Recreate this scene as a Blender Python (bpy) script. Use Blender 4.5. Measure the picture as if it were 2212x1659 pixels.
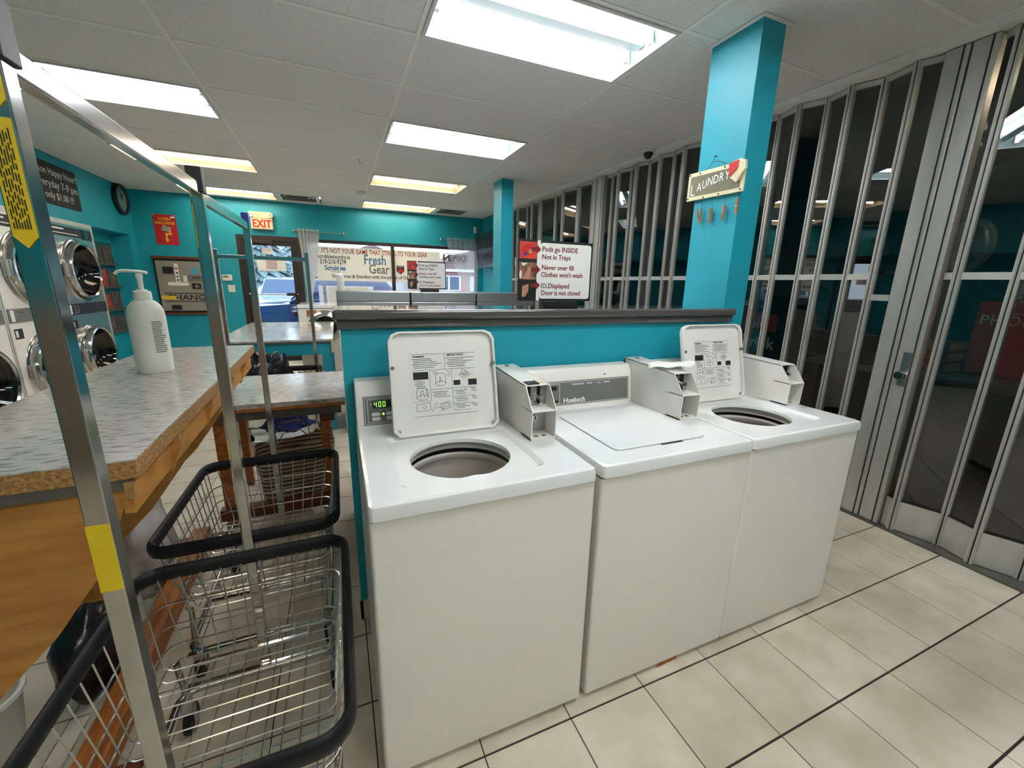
import bpy, math, random
from math import pi, sin, cos, radians as R
from mathutils import Vector, Matrix, noise
from mathutils.geometry import tessellate_polygon
random.seed(7)
for o in list(bpy.data.objects): bpy.data.objects.remove(o)
SC = bpy.context.scene
COL = SC.collection

# ------------------------------------------------------------------ camera, world, exposure
YAW, PITCH, ROLL, CH, FPX = 0.4022, 0.2372, 0.0212, 1.4015, 884.62
_f = Vector((sin(YAW)*cos(PITCH), cos(YAW)*cos(PITCH), -sin(PITCH)))
_r = Vector((cos(YAW), -sin(YAW), 0)); _u = _r.cross(_f)
_R = cos(ROLL)*_r + sin(ROLL)*_u; _U = -sin(ROLL)*_r + cos(ROLL)*_u
cd = bpy.data.cameras.new('camera'); cam = bpy.data.objects.new('camera', cd); COL.objects.link(cam)
cd.sensor_width = 36; cd.sensor_fit = 'HORIZONTAL'; cd.lens = FPX/2212*36; cd.clip_start = .02; cd.clip_end = 200
cam.matrix_world = Matrix(((_R.x,_U.x,-_f.x,0),(_R.y,_U.y,-_f.y,0),(_R.z,_U.z,-_f.z,CH),(0,0,0,1)))
SC.camera = cam
def project(p):
    d = Vector(p)-Vector((0,0,CH)); z = d.dot(_f)
    if z < .02: return None
    return (1106+FPX*d.dot(_R)/z, 829.5-FPX*d.dot(_U)/z)
W = bpy.data.worlds.new('sky'); SC.world = W; W.use_nodes = True
wn = W.node_tree.nodes; wl = W.node_tree.links; bg = wn['Background']
tc = wn.new('ShaderNodeTexCoord'); nz = wn.new('ShaderNodeTexNoise'); nz.inputs['Scale'].default_value = 2.2; nz.inputs['Detail'].default_value = 5
cr = wn.new('ShaderNodeValToRGB'); cr.color_ramp.elements[0].color = (.62,.76,1,1); cr.color_ramp.elements[1].color = (.92,.96,1,1)
cr.color_ramp.elements[0].position=.35; cr.color_ramp.elements[1].position=.65
wl.new(tc.outputs['Generated'], nz.inputs['Vector']); wl.new(nz.outputs['Fac'], cr.inputs['Fac']); wl.new(cr.outputs['Color'], bg.inputs['Color'])
bg.inputs['Strength'].default_value = .95
SC.view_settings.view_transform = 'Standard'; SC.view_settings.look = 'None'; SC.view_settings.gamma = 1
SC.view_settings.use_curve_mapping = False; SC.view_settings.exposure = 1.95
TUBE = 19.0

# ------------------------------------------------------------------ materials
def srgb(r,g,b):
    f = lambda c: (c/255/12.92 if c/255 <= .04045 else ((c/255+.055)/1.055)**2.4)
    return (f(r),f(g),f(b),1)
M = {}
def mat(name, col, rough=.5, metal=0, nscale=0, namt=0, bump=0, bscale=60, spec=.5, emit=0, coat=0, stretch=None, col2=None, world=False, lo=.35, hi=.65, detail=6):
    m = bpy.data.materials.new(name); m.use_nodes = True; M[name] = m
    n = m.node_tree.nodes; l = m.node_tree.links; p = n['Principled BSDF']
    p.inputs['Base Color'].default_value = col; p.inputs['Roughness'].default_value = rough; p.inputs['Metallic'].default_value = metal
    p.inputs['Specular IOR Level'].default_value = spec; p.inputs['Coat Weight'].default_value = coat
    if emit: p.inputs['Emission Color'].default_value = col; p.inputs['Emission Strength'].default_value = emit
    vec = None
    if nscale or bump:
        if world: g = n.new('ShaderNodeNewGeometry'); vec = g.outputs['Position']
        else: t = n.new('ShaderNodeTexCoord'); vec = t.outputs['Object']
        if stretch:
            mp = n.new('ShaderNodeMapping'); mp.inputs['Scale'].default_value = stretch; l.new(vec, mp.inputs['Vector']); vec = mp.outputs['Vector']
    if nscale:
        t = n.new('ShaderNodeTexNoise'); t.inputs['Scale'].default_value = nscale; t.inputs['Detail'].default_value = detail; l.new(vec, t.inputs['Vector'])
        c = n.new('ShaderNodeValToRGB'); a = col2 or tuple(x*(1-namt) for x in col[:3])+(1,)
        c.color_ramp.elements[0].color = a; c.color_ramp.elements[1].color = col; c.color_ramp.elements[0].position = lo; c.color_ramp.elements[1].position = hi
        l.new(t.outputs['Fac'], c.inputs['Fac']); l.new(c.outputs['Color'], p.inputs['Base Color'])
    if bump:
        t = n.new('ShaderNodeTexNoise'); t.inputs['Scale'].default_value = bscale; t.inputs['Detail'].default_value = 3; l.new(vec, t.inputs['Vector'])
        b = n.new('ShaderNodeBump'); b.inputs['Strength'].default_value = bump; b.inputs['Distance'].default_value = .01
        l.new(t.outputs['Fac'], b.inputs['Height']); l.new(b.outputs['Normal'], p.inputs['Normal'])
    return m
def glass(name, tint, ior=1.5, rough=0.0):
    m = bpy.data.materials.new(name); m.use_nodes = True; M[name] = m
    n = m.node_tree.nodes; l = m.node_tree.links; n.remove(n['Principled BSDF'])
    t = n.new('ShaderNodeBsdfTransparent'); t.inputs['Color'].default_value = tint
    g = n.new('ShaderNodeBsdfGlossy'); g.inputs['Roughness'].default_value = rough
    f = n.new('ShaderNodeFresnel'); ge = n.new('ShaderNodeNewGeometry'); mr = n.new('ShaderNodeMapRange'); mr.inputs['To Min'].default_value = ior; mr.inputs['To Max'].default_value = 1/ior
    l.new(ge.outputs['Backfacing'], mr.inputs['Value']); l.new(mr.outputs[0], f.inputs['IOR']); x = n.new('ShaderNodeMixShader')
    l.new(f.outputs['Fac'], x.inputs['Fac']); l.new(t.outputs[0], x.inputs[1]); l.new(g.outputs[0], x.inputs[2])
    l.new(x.outputs[0], n['Material Output'].inputs['Surface']); return m
def sheer(name, col, trans, clear):
    m = bpy.data.materials.new(name); m.use_nodes = True; M[name] = m
    n = m.node_tree.nodes; l = m.node_tree.links; n.remove(n['Principled BSDF'])
    d = n.new('ShaderNodeBsdfDiffuse'); d.inputs['Color'].default_value = col
    t = n.new('ShaderNodeBsdfTranslucent'); t.inputs['Color'].default_value = col
    c = n.new('ShaderNodeBsdfTransparent'); x = n.new('ShaderNodeMixShader'); y = n.new('ShaderNodeMixShader')
    x.inputs['Fac'].default_value = trans; y.inputs['Fac'].default_value = clear
    l.new(d.outputs[0], x.inputs[1]); l.new(t.outputs[0], x.inputs[2]); l.new(x.outputs[0], y.inputs[1]); l.new(c.outputs[0], y.inputs[2])
    l.new(y.outputs[0], n['Material Output'].inputs['Surface']); return m
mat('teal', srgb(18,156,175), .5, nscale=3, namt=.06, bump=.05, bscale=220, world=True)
mat('ceiling_tile', srgb(230,228,223), .95, nscale=70, namt=.12, bump=.25, bscale=160, world=True, spec=.1)
mat('ceiling_grid', srgb(236,232,226), .6, nscale=30, namt=.05)
mat('plenum', (.05,.05,.05,1), .9)
def floor_mat():
    m = mat('floor_tile', srgb(230,219,199), .34, nscale=5.5, col2=srgb(204,190,166), bump=.04, bscale=90, world=True, lo=.3, hi=.7)
    n = m.node_tree.nodes; l = m.node_tree.links; p = n['Principled BSDF']; src = p.inputs['Base Color'].links[0].from_socket
    oi = n.new('ShaderNodeObjectInfo'); mx = n.new('ShaderNodeHueSaturation'); mr = n.new('ShaderNodeMapRange')
    mr.inputs['To Min'].default_value = .9; mr.inputs['To Max'].default_value = 1.06
    l.new(oi.outputs['Random'], mr.inputs['Value']); l.new(mr.outputs[0], mx.inputs['Value']); l.new(src, mx.inputs['Color']); l.new(mx.outputs[0], p.inputs['Base Color'])
floor_mat()
mat('grout', srgb(62,48,48), .9, nscale=40, namt=.3)
mat('white_enamel', srgb(236,232,224), .28, nscale=2, namt=.03, coat=.3)
mat('white_top', srgb(234,234,232), .16, nscale=2, namt=.02, coat=.5)
mat('white_plastic', srgb(228,226,214), .35, nscale=20, namt=.03)
mat('tub_plastic', srgb(205,200,192), .35, nscale=8, namt=.08)
mat('tub_steel', srgb(165,160,152), .3, metal=.7, nscale=30, namt=.1)
mat('dark_seam', (.012,.011,.011,1), .7, nscale=20, namt=.2)
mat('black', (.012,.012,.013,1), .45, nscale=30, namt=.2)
mat('black_rubber', (.012,.013,.015,1), .42, nscale=25, namt=.3, bump=.1, bscale=40, spec=.25)
mat('chrome', (.52,.52,.51,1), .14, metal=1, nscale=12, namt=.15)
mat('wire_chrome', (.68,.67,.64,1), .25, metal=1, nscale=12, namt=.15)
mat('steel', srgb(186,190,192), .26, metal=.9, nscale=25, namt=.1, stretch=(1,1,.05))
mat('aluminium', srgb(206,204,198), .42, metal=.55, nscale=16, namt=.12, stretch=(1,1,.15))
mat('panel_grey', srgb(112,112,106), .5, nscale=30, namt=.06)
mat('print_white', srgb(235,235,230), .6, nscale=30, namt=.02)
mat('ink', (.02,.02,.02,1), .7, nscale=30, namt=.2)
mat('ink_grey', (.16,.16,.155,1), .7, nscale=30, namt=.2)
mat('ink_red', srgb(128,24,26), .6, nscale=30, namt=.1)
mat('ink_rust', srgb(150,50,40), .6, nscale=30, namt=.1)
mat('ink_blue', srgb(60,120,165), .6, nscale=30, namt=.1)
mat('green_led', (.40,1,.12,1), .5, emit=.4)
mat('cap_dark', srgb(84,82,80), .14, nscale=14, namt=.08, coat=.8)
mat('laminate', srgb(188,182,172), .2, nscale=75, col2=srgb(132,127,120), stretch=(.3,1,1), lo=.36, hi=.5, coat=.2, detail=3)
mat('laminate_far', srgb(200,199,196), .14, nscale=75, col2=srgb(160,158,154), stretch=(.3,1,1), lo=.36, hi=.5, coat=.3, detail=3)
mat('particle', srgb(186,146,92), .8, nscale=120, col2=srgb(138,94,48), bump=.3, bscale=150)
mat('plywood', srgb(200,142,70), .55, nscale=5, col2=srgb(172,112,46), stretch=(1,1,5))
mat('orange_wood', srgb(186,112,48), .5, nscale=7, col2=srgb(146,80,30), stretch=(6,.6,6))
mat('brown_wood', srgb(120,66,34), .5, nscale=7, col2=srgb(88,46,22), stretch=(1,6,6))
mat('bounce_panelling', srgb(150,136,118), .6, nscale=6, namt=.15)
mat('metal_strip', srgb(112,110,104), .4, metal=.6, nscale=20, namt=.1)
mat('pole_yellow', srgb(228,196,30), .4, nscale=20, namt=.06)
mat('blue_cap', srgb(52,62,170), .4, nscale=20, namt=.1)
mat('bronze', srgb(52,42,36), .45, metal=.2, nscale=20, namt=.15)
mat('paper', srgb(226,222,212), .9, nscale=10, namt=.05)
mat('cream', srgb(226,206,164), .55, nscale=10, namt=.06)
mat('red', srgb(196,36,40), .5, nscale=10, namt=.08)
mat('dark_red', srgb(206,26,32), .55, nscale=10, namt=.15)
mat('yellow', srgb(236,190,50), .5, nscale=10, namt=.05)
mat('skin_tone', srgb(196,140,110), .6, nscale=10, namt=.2)
mat('photo_mix', srgb(180,120,96), .6, nscale=22, col2=srgb(60,52,46))
mat('photo_red', srgb(226,70,48), .6, nscale=12, col2=srgb(190,46,40))
mat('changer_grey', srgb(150,146,134), .45, nscale=40, namt=.05)
mat('sticker_blue', srgb(70,170,200), .5, nscale=10, namt=.05)
mat('chalkboard', srgb(42,42,42), .8, nscale=10, namt=.2)
mat('chalk', srgb(205,205,200), .9, nscale=60, namt=.2)
mat('leaflet', srgb(110,98,90), .6, nscale=26, col2=srgb(46,44,46), stretch=(1,1,.6))
mat('leaflet_red', srgb(190,70,52), .6, nscale=20, col2=srgb(88,56,52))
mat('bag_black', (.014,.014,.017,1), .28, nscale=10, namt=.3, bump=.4, bscale=18)
mat('cloth_white', srgb(206,200,192), .9, nscale=8, col2=srgb(170,160,150), bump=.3, bscale=12)
mat('cloth_blue', srgb(28,44,110), .8, nscale=8, namt=.3)
mat('sign_olive', srgb(120,116,92), .7, nscale=12, namt=.15)
mat('sign_cream', srgb(222,212,174), .7, nscale=16, namt=.1)
mat('peg_wood', srgb(150,118,86), .7, nscale=20, namt=.3)
mat('galvanised', srgb(190,196,198), .35, metal=.35, nscale=6, namt=.2)
mat('clock_face', srgb(120,150,150), .2, nscale=4, namt=.1)
mat('screen', srgb(34,40,48), .08, nscale=2, namt=.3)
mat('car_navy', srgb(30,44,86), .16, nscale=3, namt=.05, coat=.8)
mat('car_silver', srgb(150,172,196), .2, nscale=3, namt=.05, coat=.6)
mat('car_glass', srgb(70,96,128), .08, nscale=3, namt=.1)
mat('tyre', (.02,.02,.02,1), .8, nscale=20, namt=.2)
mat('asphalt', srgb(120,122,126), .9, nscale=30, namt=.15)
mat('concrete', srgb(196,196,194), .9, nscale=12, namt=.08)
mat('spruce', srgb(140,168,176), .9, nscale=9, namt=.35)
mat('bark', srgb(82,66,56), .9, nscale=20, namt=.3)
mat('house_brick', srgb(186,150,146), .9, nscale=14, namt=.12)
mat('house_white', srgb(224,228,232), .7, nscale=6, namt=.04)
mat('roof', srgb(128,110,112), .9, nscale=20, namt=.15)
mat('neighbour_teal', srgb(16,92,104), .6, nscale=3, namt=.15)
mat('neighbour_floor', srgb(52,50,46), .5, nscale=6, namt=.2)
mat('machine_black', (.02,.02,.022,1), .3, nscale=10, namt=.2)
mat('tube_cool', (1,.965,.985,1), .4, emit=TUBE)
mat('tube_warm', (1,.89,.74,1), .4, emit=TUBE*.52)
mat('tube_fresh', (1,.965,.965,1), .4, emit=TUBE*1.08)  # output raised for the lamps behind the camera, to light the washer fronts
mat('tube_dim', (1,.84,.6,1), .4, emit=TUBE*.28)
mat('reflector', srgb(160,180,184), .35, nscale=5, namt=.03)
mat('reflector_warm', srgb(204,184,150), .4, nscale=5, namt=.06)
mat('lamp_rim', srgb(215,214,208), .4, nscale=10, namt=.05)
glass('partition_glass', (.62,.66,.65,1), 1.85)
glass('window_glass', (.93,.96,.97,1), 1.45)
glass('dryer_glass', (.12,.14,.15,1), 1.6)
sheer('curtain_sheer', srgb(226,224,220), .55, .12)
sheer('curtain_thin', srgb(232,230,228), .6, .55)
sheer('banner_vinyl', srgb(236,230,216), .5, .1)
def stripes(name, a, b, scale):
    m = mat(name, a, .85, nscale=10, namt=.05); n = m.node_tree.nodes; l = m.node_tree.links; p = n['Principled BSDF']
    t = n.new('ShaderNodeTexCoord'); w = n.new('ShaderNodeTexWave'); w.bands_direction = 'Z'; w.inputs['Scale'].default_value = scale; w.inputs['Distortion'].default_value = 1.2; w.inputs['Detail Scale'].default_value = .5
    c = n.new('ShaderNodeValToRGB'); c.color_ramp.interpolation = 'CONSTANT'; c.color_ramp.elements[0].color = b; c.color_ramp.elements[1].color = a; c.color_ramp.elements[1].position = .3
    l.new(t.outputs['Object'], w.inputs['Vector']); l.new(w.outputs['Fac'], c.inputs['Fac']); l.new(c.outputs['Color'], p.inputs['Base Color'])
stripes('striped_cloth', srgb(196,178,152), srgb(74,54,42), 11.5)

# ------------------------------------------------------------------ mesh helpers
class MB:
    def __init__(s): s.v = []; s.f = []
    def add(s, vs, fs):
        o = len(s.v); s.v += [tuple(p) for p in vs]; s.f += [tuple(i+o for i in f) for f in fs]; return s
    def box(s, x0,x1,y0,y1,z0,z1):
        return s.add([(x0,y0,z0),(x1,y0,z0),(x1,y1,z0),(x0,y1,z0),(x0,y0,z1),(x1,y0,z1),(x1,y1,z1),(x0,y1,z1)],
                     [(0,3,2,1),(4,5,6,7),(0,1,5,4),(1,2,6,5),(2,3,7,6),(3,0,4,7)])
    def bar(s, p0, p1, w, h, up=(0,0,1)):
        p0 = Vector(p0); p1 = Vector(p1); d = (p1-p0).normalized(); u = Vector(up)
        if abs(d.dot(u)) > .98: u = Vector((1,0,0))
        a = d.cross(u).normalized()*w/2; b = a.cross(d).normalized()*h/2
        q = [p+i*a+j*b for p in (p0,p1) for i,j in ((-1,-1),(1,-1),(1,1),(-1,1))]
        return s.add(q, [(0,1,2,3),(7,6,5,4),(0,4,5,1),(1,5,6,2),(2,6,7,3),(3,7,4,0)])
    def prism(s, pts, axis, a0, a1):
        n = len(pts); mk = {'x':lambda u,v,a:(a,u,v),'y':lambda u,v,a:(u,a,v),'z':lambda u,v,a:(u,v,a)}[axis]
        q = [mk(u,v,a0) for u,v in pts]+[mk(u,v,a1) for u,v in pts]
        return s.add(q, [tuple(range(n))[::-1], tuple(range(n,2*n))]+[(i,(i+1)%n,n+(i+1)%n,n+i) for i in range(n)])
    def frame(s, outer, inner, axis, a0, a1):      # prism with one hole
        mk = {'x':lambda u,v,a:(a,u,v),'y':lambda u,v,a:(u,a,v),'z':lambda u,v,a:(u,v,a)}[axis]
        n = len(outer); k = len(inner); tot = n+k
        tri = tessellate_polygon([[Vector((u,v,0)) for u,v in outer],[Vector((u,v,0)) for u,v in inner]])
        allp = list(outer)+list(inner)
        q = [mk(u,v,a0) for u,v in allp]+[mk(u,v,a1) for u,v in allp]
        f = [tuple(t) for t in tri]+[tuple(i+tot for i in t) for t in tri]
        f += [(i,(i+1)%n,tot+(i+1)%n,tot+i) for i in range(n)]+[(n+i,n+(i+1)%k,tot+n+(i+1)%k,tot+n+i) for i in range(k)]
        return s.add(q, f)
    def cyl(s, p0, p1, r, n=12, r1=None):
        p0 = Vector(p0); p1 = Vector(p1); d = (p1-p0).normalized(); u = Vector((0,0,1)) if abs(d.z) < .9 else Vector((1,0,0))
        a = d.cross(u).normalized(); b = a.cross(d); r1 = r if r1 is None else r1
        q = [p0+(a*cos(t)+b*sin(t))*r for t in [2*pi*i/n for i in range(n)]]+[p1+(a*cos(t)+b*sin(t))*r1 for t in [2*pi*i/n for i in range(n)]]
        return s.add(q, [tuple(range(n))[::-1], tuple(range(n,2*n))]+[(i,(i+1)%n,n+(i+1)%n,n+i) for i in range(n)])
    def tube(s, pts, r, n=6, closed=False):
        pts = [Vector(p) for p in pts]; m = len(pts); ref = None; q = []
        for i,p in enumerate(pts):
            a = pts[(i-1)%m] if (closed or i) else p; b = pts[(i+1)%m] if (closed or i < m-1) else p
            d = (b-a).normalized()
            if ref is None: ref = Vector((0,0,1)) if abs(d.z) < .9 else Vector((1,0,0))
            x = d.cross(ref).normalized(); y = x.cross(d).normalized(); ref = y
            rr = r if not isinstance(r,tuple) else None
            ra, rb = (r,r) if rr is not None else r
            q += [p+x*cos(2*pi*k/n)*ra+y*sin(2*pi*k/n)*rb for k in range(n)]
        f = []
        for i in range(m if closed else m-1):
            j = (i+1)%m
            f += [(i*n+k,i*n+(k+1)%n,j*n+(k+1)%n,j*n+k) for k in range(n)]
        if not closed: f += [tuple(range(n))[::-1], tuple((m-1)*n+k for k in range(n))]
        return s.add(q, f)
    def lathe(s, prof, n=24, c=(0,0,0), axis='z'):
        q = []
        for r,z in prof:
            for k in range(n):
                t = 2*pi*k/n; p = (r*cos(t),r*sin(t),z)
                if axis == 'x': p = (p[2],p[0],p[1])
                if axis == 'y': p = (p[0],p[2],p[1])
                q.append((c[0]+p[0],c[1]+p[1],c[2]+p[2]))
        m = len(prof)
        return s.add(q, [(i*n+k,i*n+(k+1)%n,(i+1)*n+(k+1)%n,(i+1)*n+k) for i in range(m-1) for k in range(n)])
    def disc(s, c, r, n=16, axis='z', ry=None):
        ry = ry or r; q = []
        for k in range(n):
            t = 2*pi*k/n; a = r*cos(t); b = ry*sin(t)
            q.append({'z':(c[0]+a,c[1]+b,c[2]),'x':(c[0],c[1]+a,c[2]+b),'y':(c[0]+a,c[1],c[2]+b)}[axis])
        return s.add(q, [tuple(range(n))])
    def grid(s, fn, nu, nv):
        q = [fn(i/nu,j/nv) for j in range(nv+1) for i in range(nu+1)]
        return s.add(q, [(j*(nu+1)+i,j*(nu+1)+i+1,(j+1)*(nu+1)+i+1,(j+1)*(nu+1)+i) for j in range(nv) for i in range(nu)])
    def xf(s, m):
        s.v = [tuple(m @ Vector(p)) for p in s.v]; return s
    def mesh(s, name, smooth=0):
        me = bpy.data.meshes.new(name); me.from_pydata(s.v, [], s.f); me.validate()
        import bmesh
        b = bmesh.new(); b.from_mesh(me); bmesh.ops.recalc_face_normals(b, faces=b.faces); b.to_mesh(me); b.free()
        if smooth:
            me.polygons.foreach_set('use_smooth', [True]*len(me.polygons)); me.set_sharp_from_angle(angle=R(smooth))
        return me
    def build(s, name, m, parent=None, smooth=0, bevel=0, seg=2, loc=None, solid=0):
        me = s.mesh(name, smooth); me.materials.append(M[m])
        return place(name, me, parent, bevel, seg, loc, solid)
def place(name, me, parent=None, bevel=0, seg=2, loc=None, solid=0):
    o = bpy.data.objects.new(name, me); COL.objects.link(o)
    if parent: o.parent = parent
    if parent and name in STUFF: o['kind'] = 'stuff'
    if loc: o.location = loc
    if solid: md = o.modifiers.new('s','SOLIDIFY'); md.thickness = solid; md.offset = 0
    if bevel:
        md = o.modifiers.new('b','BEVEL'); md.width = bevel; md.segments = seg; md.limit_method = 'ANGLE'; md.angle_limit = R(35); md.use_clamp_overlap = True
        me.polygons.foreach_set('use_smooth', [True]*len(me.polygons)); md.harden_normals = True
    return o
STUFF = {'black_print','grey_print','label_print','printed_lines','drain_holes','wire_basket','panel_marks','digits','band_graphic','far_tiles','foliage','chalk_lettering'}
def tag(o, label=None, cat=None, group=None, kind=None):
    if label: o['label'] = label
    if cat: o['category'] = cat
    if group: o['group'] = group
    if kind: o['kind'] = kind
    return o
def thing(name, label, cat, loc=(0,0,0), rz=0, group=None):
    o = bpy.data.objects.new(name, None); COL.objects.link(o); o.location = loc; o.rotation_euler = (0,0,rz); o.empty_display_size = .1
    return tag(o, label, cat, group)
def copy_tree(o, parent=None):
    c = o.copy(); COL.objects.link(c); c.parent = parent
    for ch in list(o.children): copy_tree(ch, c)
    return c
def rrect(x0,x1,y0,y1,r,n=4):
    p = []
    for cx,cy,a in ((x1-r,y1-r,0),(x0+r,y1-r,90),(x0+r,y0+r,180),(x1-r,y0+r,270)):
        p += [(cx+r*cos(R(a+90*i/n)),cy+r*sin(R(a+90*i/n))) for i in range(n+1)]
    return p
def text_mesh(body, size, ext=.0004, align='LEFT', bold=0, sx=1, sp=1):
    c = bpy.data.curves.new('t','FONT'); c.body = body; c.size = size; c.extrude = ext; c.align_x = align; c.offset = bold; c.resolution_u = 2; c.space_character = sp
    o = bpy.data.objects.new('t', c); COL.objects.link(o); dg = bpy.context.evaluated_depsgraph_get()
    me = bpy.data.meshes.new_from_object(o.evaluated_get(dg)); bpy.data.objects.remove(o); bpy.data.curves.remove(c)
    me.materials.clear()
    if sx != 1:
        for v in me.vertices: v.co.x *= sx
    return me
def text(name, body, size, m, parent, loc, rot, align='LEFT', bold=0, sx=1, ext=.0004, sp=1):
    me = text_mesh(body, size, ext, align, bold, sx, sp); me.name = name; me.materials.append(M[m])
    o = place(name, me, parent); o.location = loc; o.rotation_euler = rot; return o
FY = (pi/2,0,0); FX = (pi/2,0,pi/2); FNX = (pi/2,0,-pi/2)    # readable from -y, from +x, from -x

# ------------------------------------------------------------------ room numbers
H = 2.653; TS = .303; FX0, FY0 = .3174, .8964; CX0, CY0, CW, CD = .4906, 2.5023, 1.2192, .6096
XL, YB, YF = -2.72, 8.2, -2.6
def xw(y): return 3.08-.043*y                        # line of the folding partition

# floor
floor = MB().box(-3.4,7,YF,YB,-.1,-.004).build('floor','grout'); tag(floor, kind='structure')
def tile_mesh(w,d): 
    return MB().box(.002,w-.002,.0035,d-.0035,-.004,0).mesh('floor_tile')
tm = tile_mesh(TS,TS); tm.materials.append(M['floor_tile'])
cand = []; far = MB()
for i in range(-13,13):
    for j in range(-12,25):
        x = FX0+i*TS; y = FY0+j*TS; cx = x+TS/2; cy = y+TS/2
        if cx < XL or cx > xw(cy)+.1 or cy > YB-.1 or cy < YF+.1: continue
        if .05 < x and x+TS < 1.95 and y > 1.0 and y+TS < 4.7: continue
        p = project((cx,cy,0)); vis = p and -120 < p[0] < 2330 and -50 < p[1] < 1800
        if -2.4 < cx < -1.1 and 1.2 < cy < 8: vis = False
        if vis: cand.append(((cx**2+cy**2),x,y))
        else: far.box(x+.002,x+TS-.002,y+.0035,y+TS-.0035,-.004,0)
cand.sort()
for d,x,y in cand[:290]:
    o = place('tile', tm, floor); o.location = (x,y,0)
for d,x,y in cand[290:]: far.box(x+.002,x+TS-.002,y+.0035,y+TS-.0035,-.004,0)
tag(far.build('far_tiles','floor_tile',floor), kind='stuff')

# ceiling: tees, tiles and the openings the lamps hang in
LAMPS = [(0,-1,'cool'),(0,2,'cool'),(0,5,'warm'),(0,8,'warm'),(-2,2,'cool'),(-2,5,'warm'),(-2,8,'warm'),(0,-4,'fresh'),(0,-7,'fresh'),(-2,-7,'warm')]  # last two are added unseen, to brighten surfaces facing the camera
VENTS = [(-1,8),(1,8)]
ceiling = MB().box(-3.4,7,YF,YB+.2,H+.2,H+.3).build('ceiling','plenum'); tag(ceiling, kind='structure')
lamp_cells = {(a,b) for a,b,c in LAMPS}
cache = {}
for i in range(-3,3):
    for j in range(-9,10):
        if (i,j) in lamp_cells: continue
        x0 = max(CX0+i*CW,XL); x1 = min(CX0+(i+1)*CW,3.12); y0 = max(CY0+j*CD,YF); y1 = min(CY0+(j+1)*CD,YB)
        if (i,j) in VENTS: x0 = CX0+i*CW+.61
        if x1-x0 < .05 or y1-y0 < .05: continue
        k = (round(x1-x0,3),round(y1-y0,3))
        if k not in cache:
            cache[k] = MB().box(.006,k[0]-.006,.006,k[1]-.006,0,.016).mesh('ceiling_panel'); cache[k].materials.append(M['ceiling_tile'])
        o = place('ceiling_panel', cache[k], ceiling); o.location = (x0,y0,H+.003)
for i in range(-2,3):
    MB().box(CX0+i*CW-.012,CX0+i*CW+.012,YF,YB,H-.001,H+.004).build('grid_tee','ceiling_grid',ceiling)
for j in range(-8,10):
    for i in range(-3,3):
        x0 = max(CX0+i*CW+.012,XL); x1 = min(CX0+(i+1)*CW-.012,3.1)
        if j == 10 or x1 < x0: continue
        MB().box(x0,x1,CY0+j*CD-.012,CY0+j*CD+.012,H,H+.004).build('cross_tee','ceiling_grid',ceiling)
MB().box(3.0,7,YF,YB,H+.02,H+.05).build('ceiling_board','neighbour_floor',ceiling)

# walls
def wall(name, mb, m='teal'): return tag(mb.build(name,m), kind='structure')
DX0,DX1,DZ = -1.43,-.50,2.11; WX0,WX1,WZ0,WZ1 = -.44,2.68,.62,2.10
mb = MB().box(-3.4,DX0,YB,YB+.2,0,H+.1).box(DX0,XL+5.6,YB,YB+.2,DZ,H+.1).box(DX1,WX0,YB,YB+.2,0,DZ).box(WX0,WX1,YB,YB+.2,0,WZ0).box(WX1,3.4,YB,YB+.2,0,DZ).box(2.88,3.4,YB,YB+.2,DZ,H+.1)
wall('wall_back', mb)
wl_ = wall('wall_left', MB().box(XL-.15,XL,YF,YB,2.0,H+.1).box(XL-.75,XL-.15,YF,YB,1.98,2.05).box(-3.4,-3.3,YF,6.56,0,2.0).box(-3.4,-2.93,6.56,YB,0,2.0).box(-2.95,XL,7.98,YB,0,2.0))
wf = wall('wall_front', MB().box(-3.4,7,YF-.1,YF,0,H+.1)); MB().box(-2.7,3.1,YF,YF+.02,.0,1.22).build('bounce_panel','bounce_panelling',wf)  # unseen lower panel, added for pole reflections and bounce light
wall('wall_right', MB().box(xw(7),xw(7)+.12,6.72,YB,0,H+.1))
wall('wall_neighbour', MB().box(6.2,6.3,YF,YB,0,H+.1), 'neighbour_teal')  # dark teal also stands in for the teal reflection on the glass
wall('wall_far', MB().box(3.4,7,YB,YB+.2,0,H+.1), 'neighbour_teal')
# divider half wall with its cap and baseboard
dv = wall('wall_divider', MB().box(.005,1.935,1.592,1.74,0,1.24))
MB().box(-.006,1.935,1.572,1.80,1.236,1.268).build('cap_moulding','cap_dark',dv,bevel=.004)
MB().box(-.018,1.938,1.552,1.86,1.268,1.305).build('cap','cap_dark',dv,bevel=.012,seg=3)
MB().box(.0,.012,1.586,1.746,0,.09).build('base_tile','floor_tile',dv)
MB().box(.0,1.93,1.586,1.593,0,.09).build('base_tile','floor_tile',dv)
# pillars
def pillar(name, x0,x1,y0,y1,lab):
    p = wall(name, MB().box(x0,x1,y0,y1,0,H+.02)); 
    MB().frame([(x0-.022,y0-.022),(x1+.022,y0-.022),(x1+.022,y1+.022),(x0-.022,y1+.022)],[(x0,y0),(x1,y0),(x1,y1),(x0,y1)],'z',H-.004,H).build('ceiling_collar','ceiling_grid',p)
    return p
pillar('wall_pillar_1',1.945,2.10,1.645,1.94,''); pillar('wall_pillar_2',1.945,2.10,5.02,5.3,'')
MB().box(1.94,2.105,1.64,1.945,0,.02).build('base_tile','floor_tile',bpy.data.objects['wall_pillar_1'])
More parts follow.
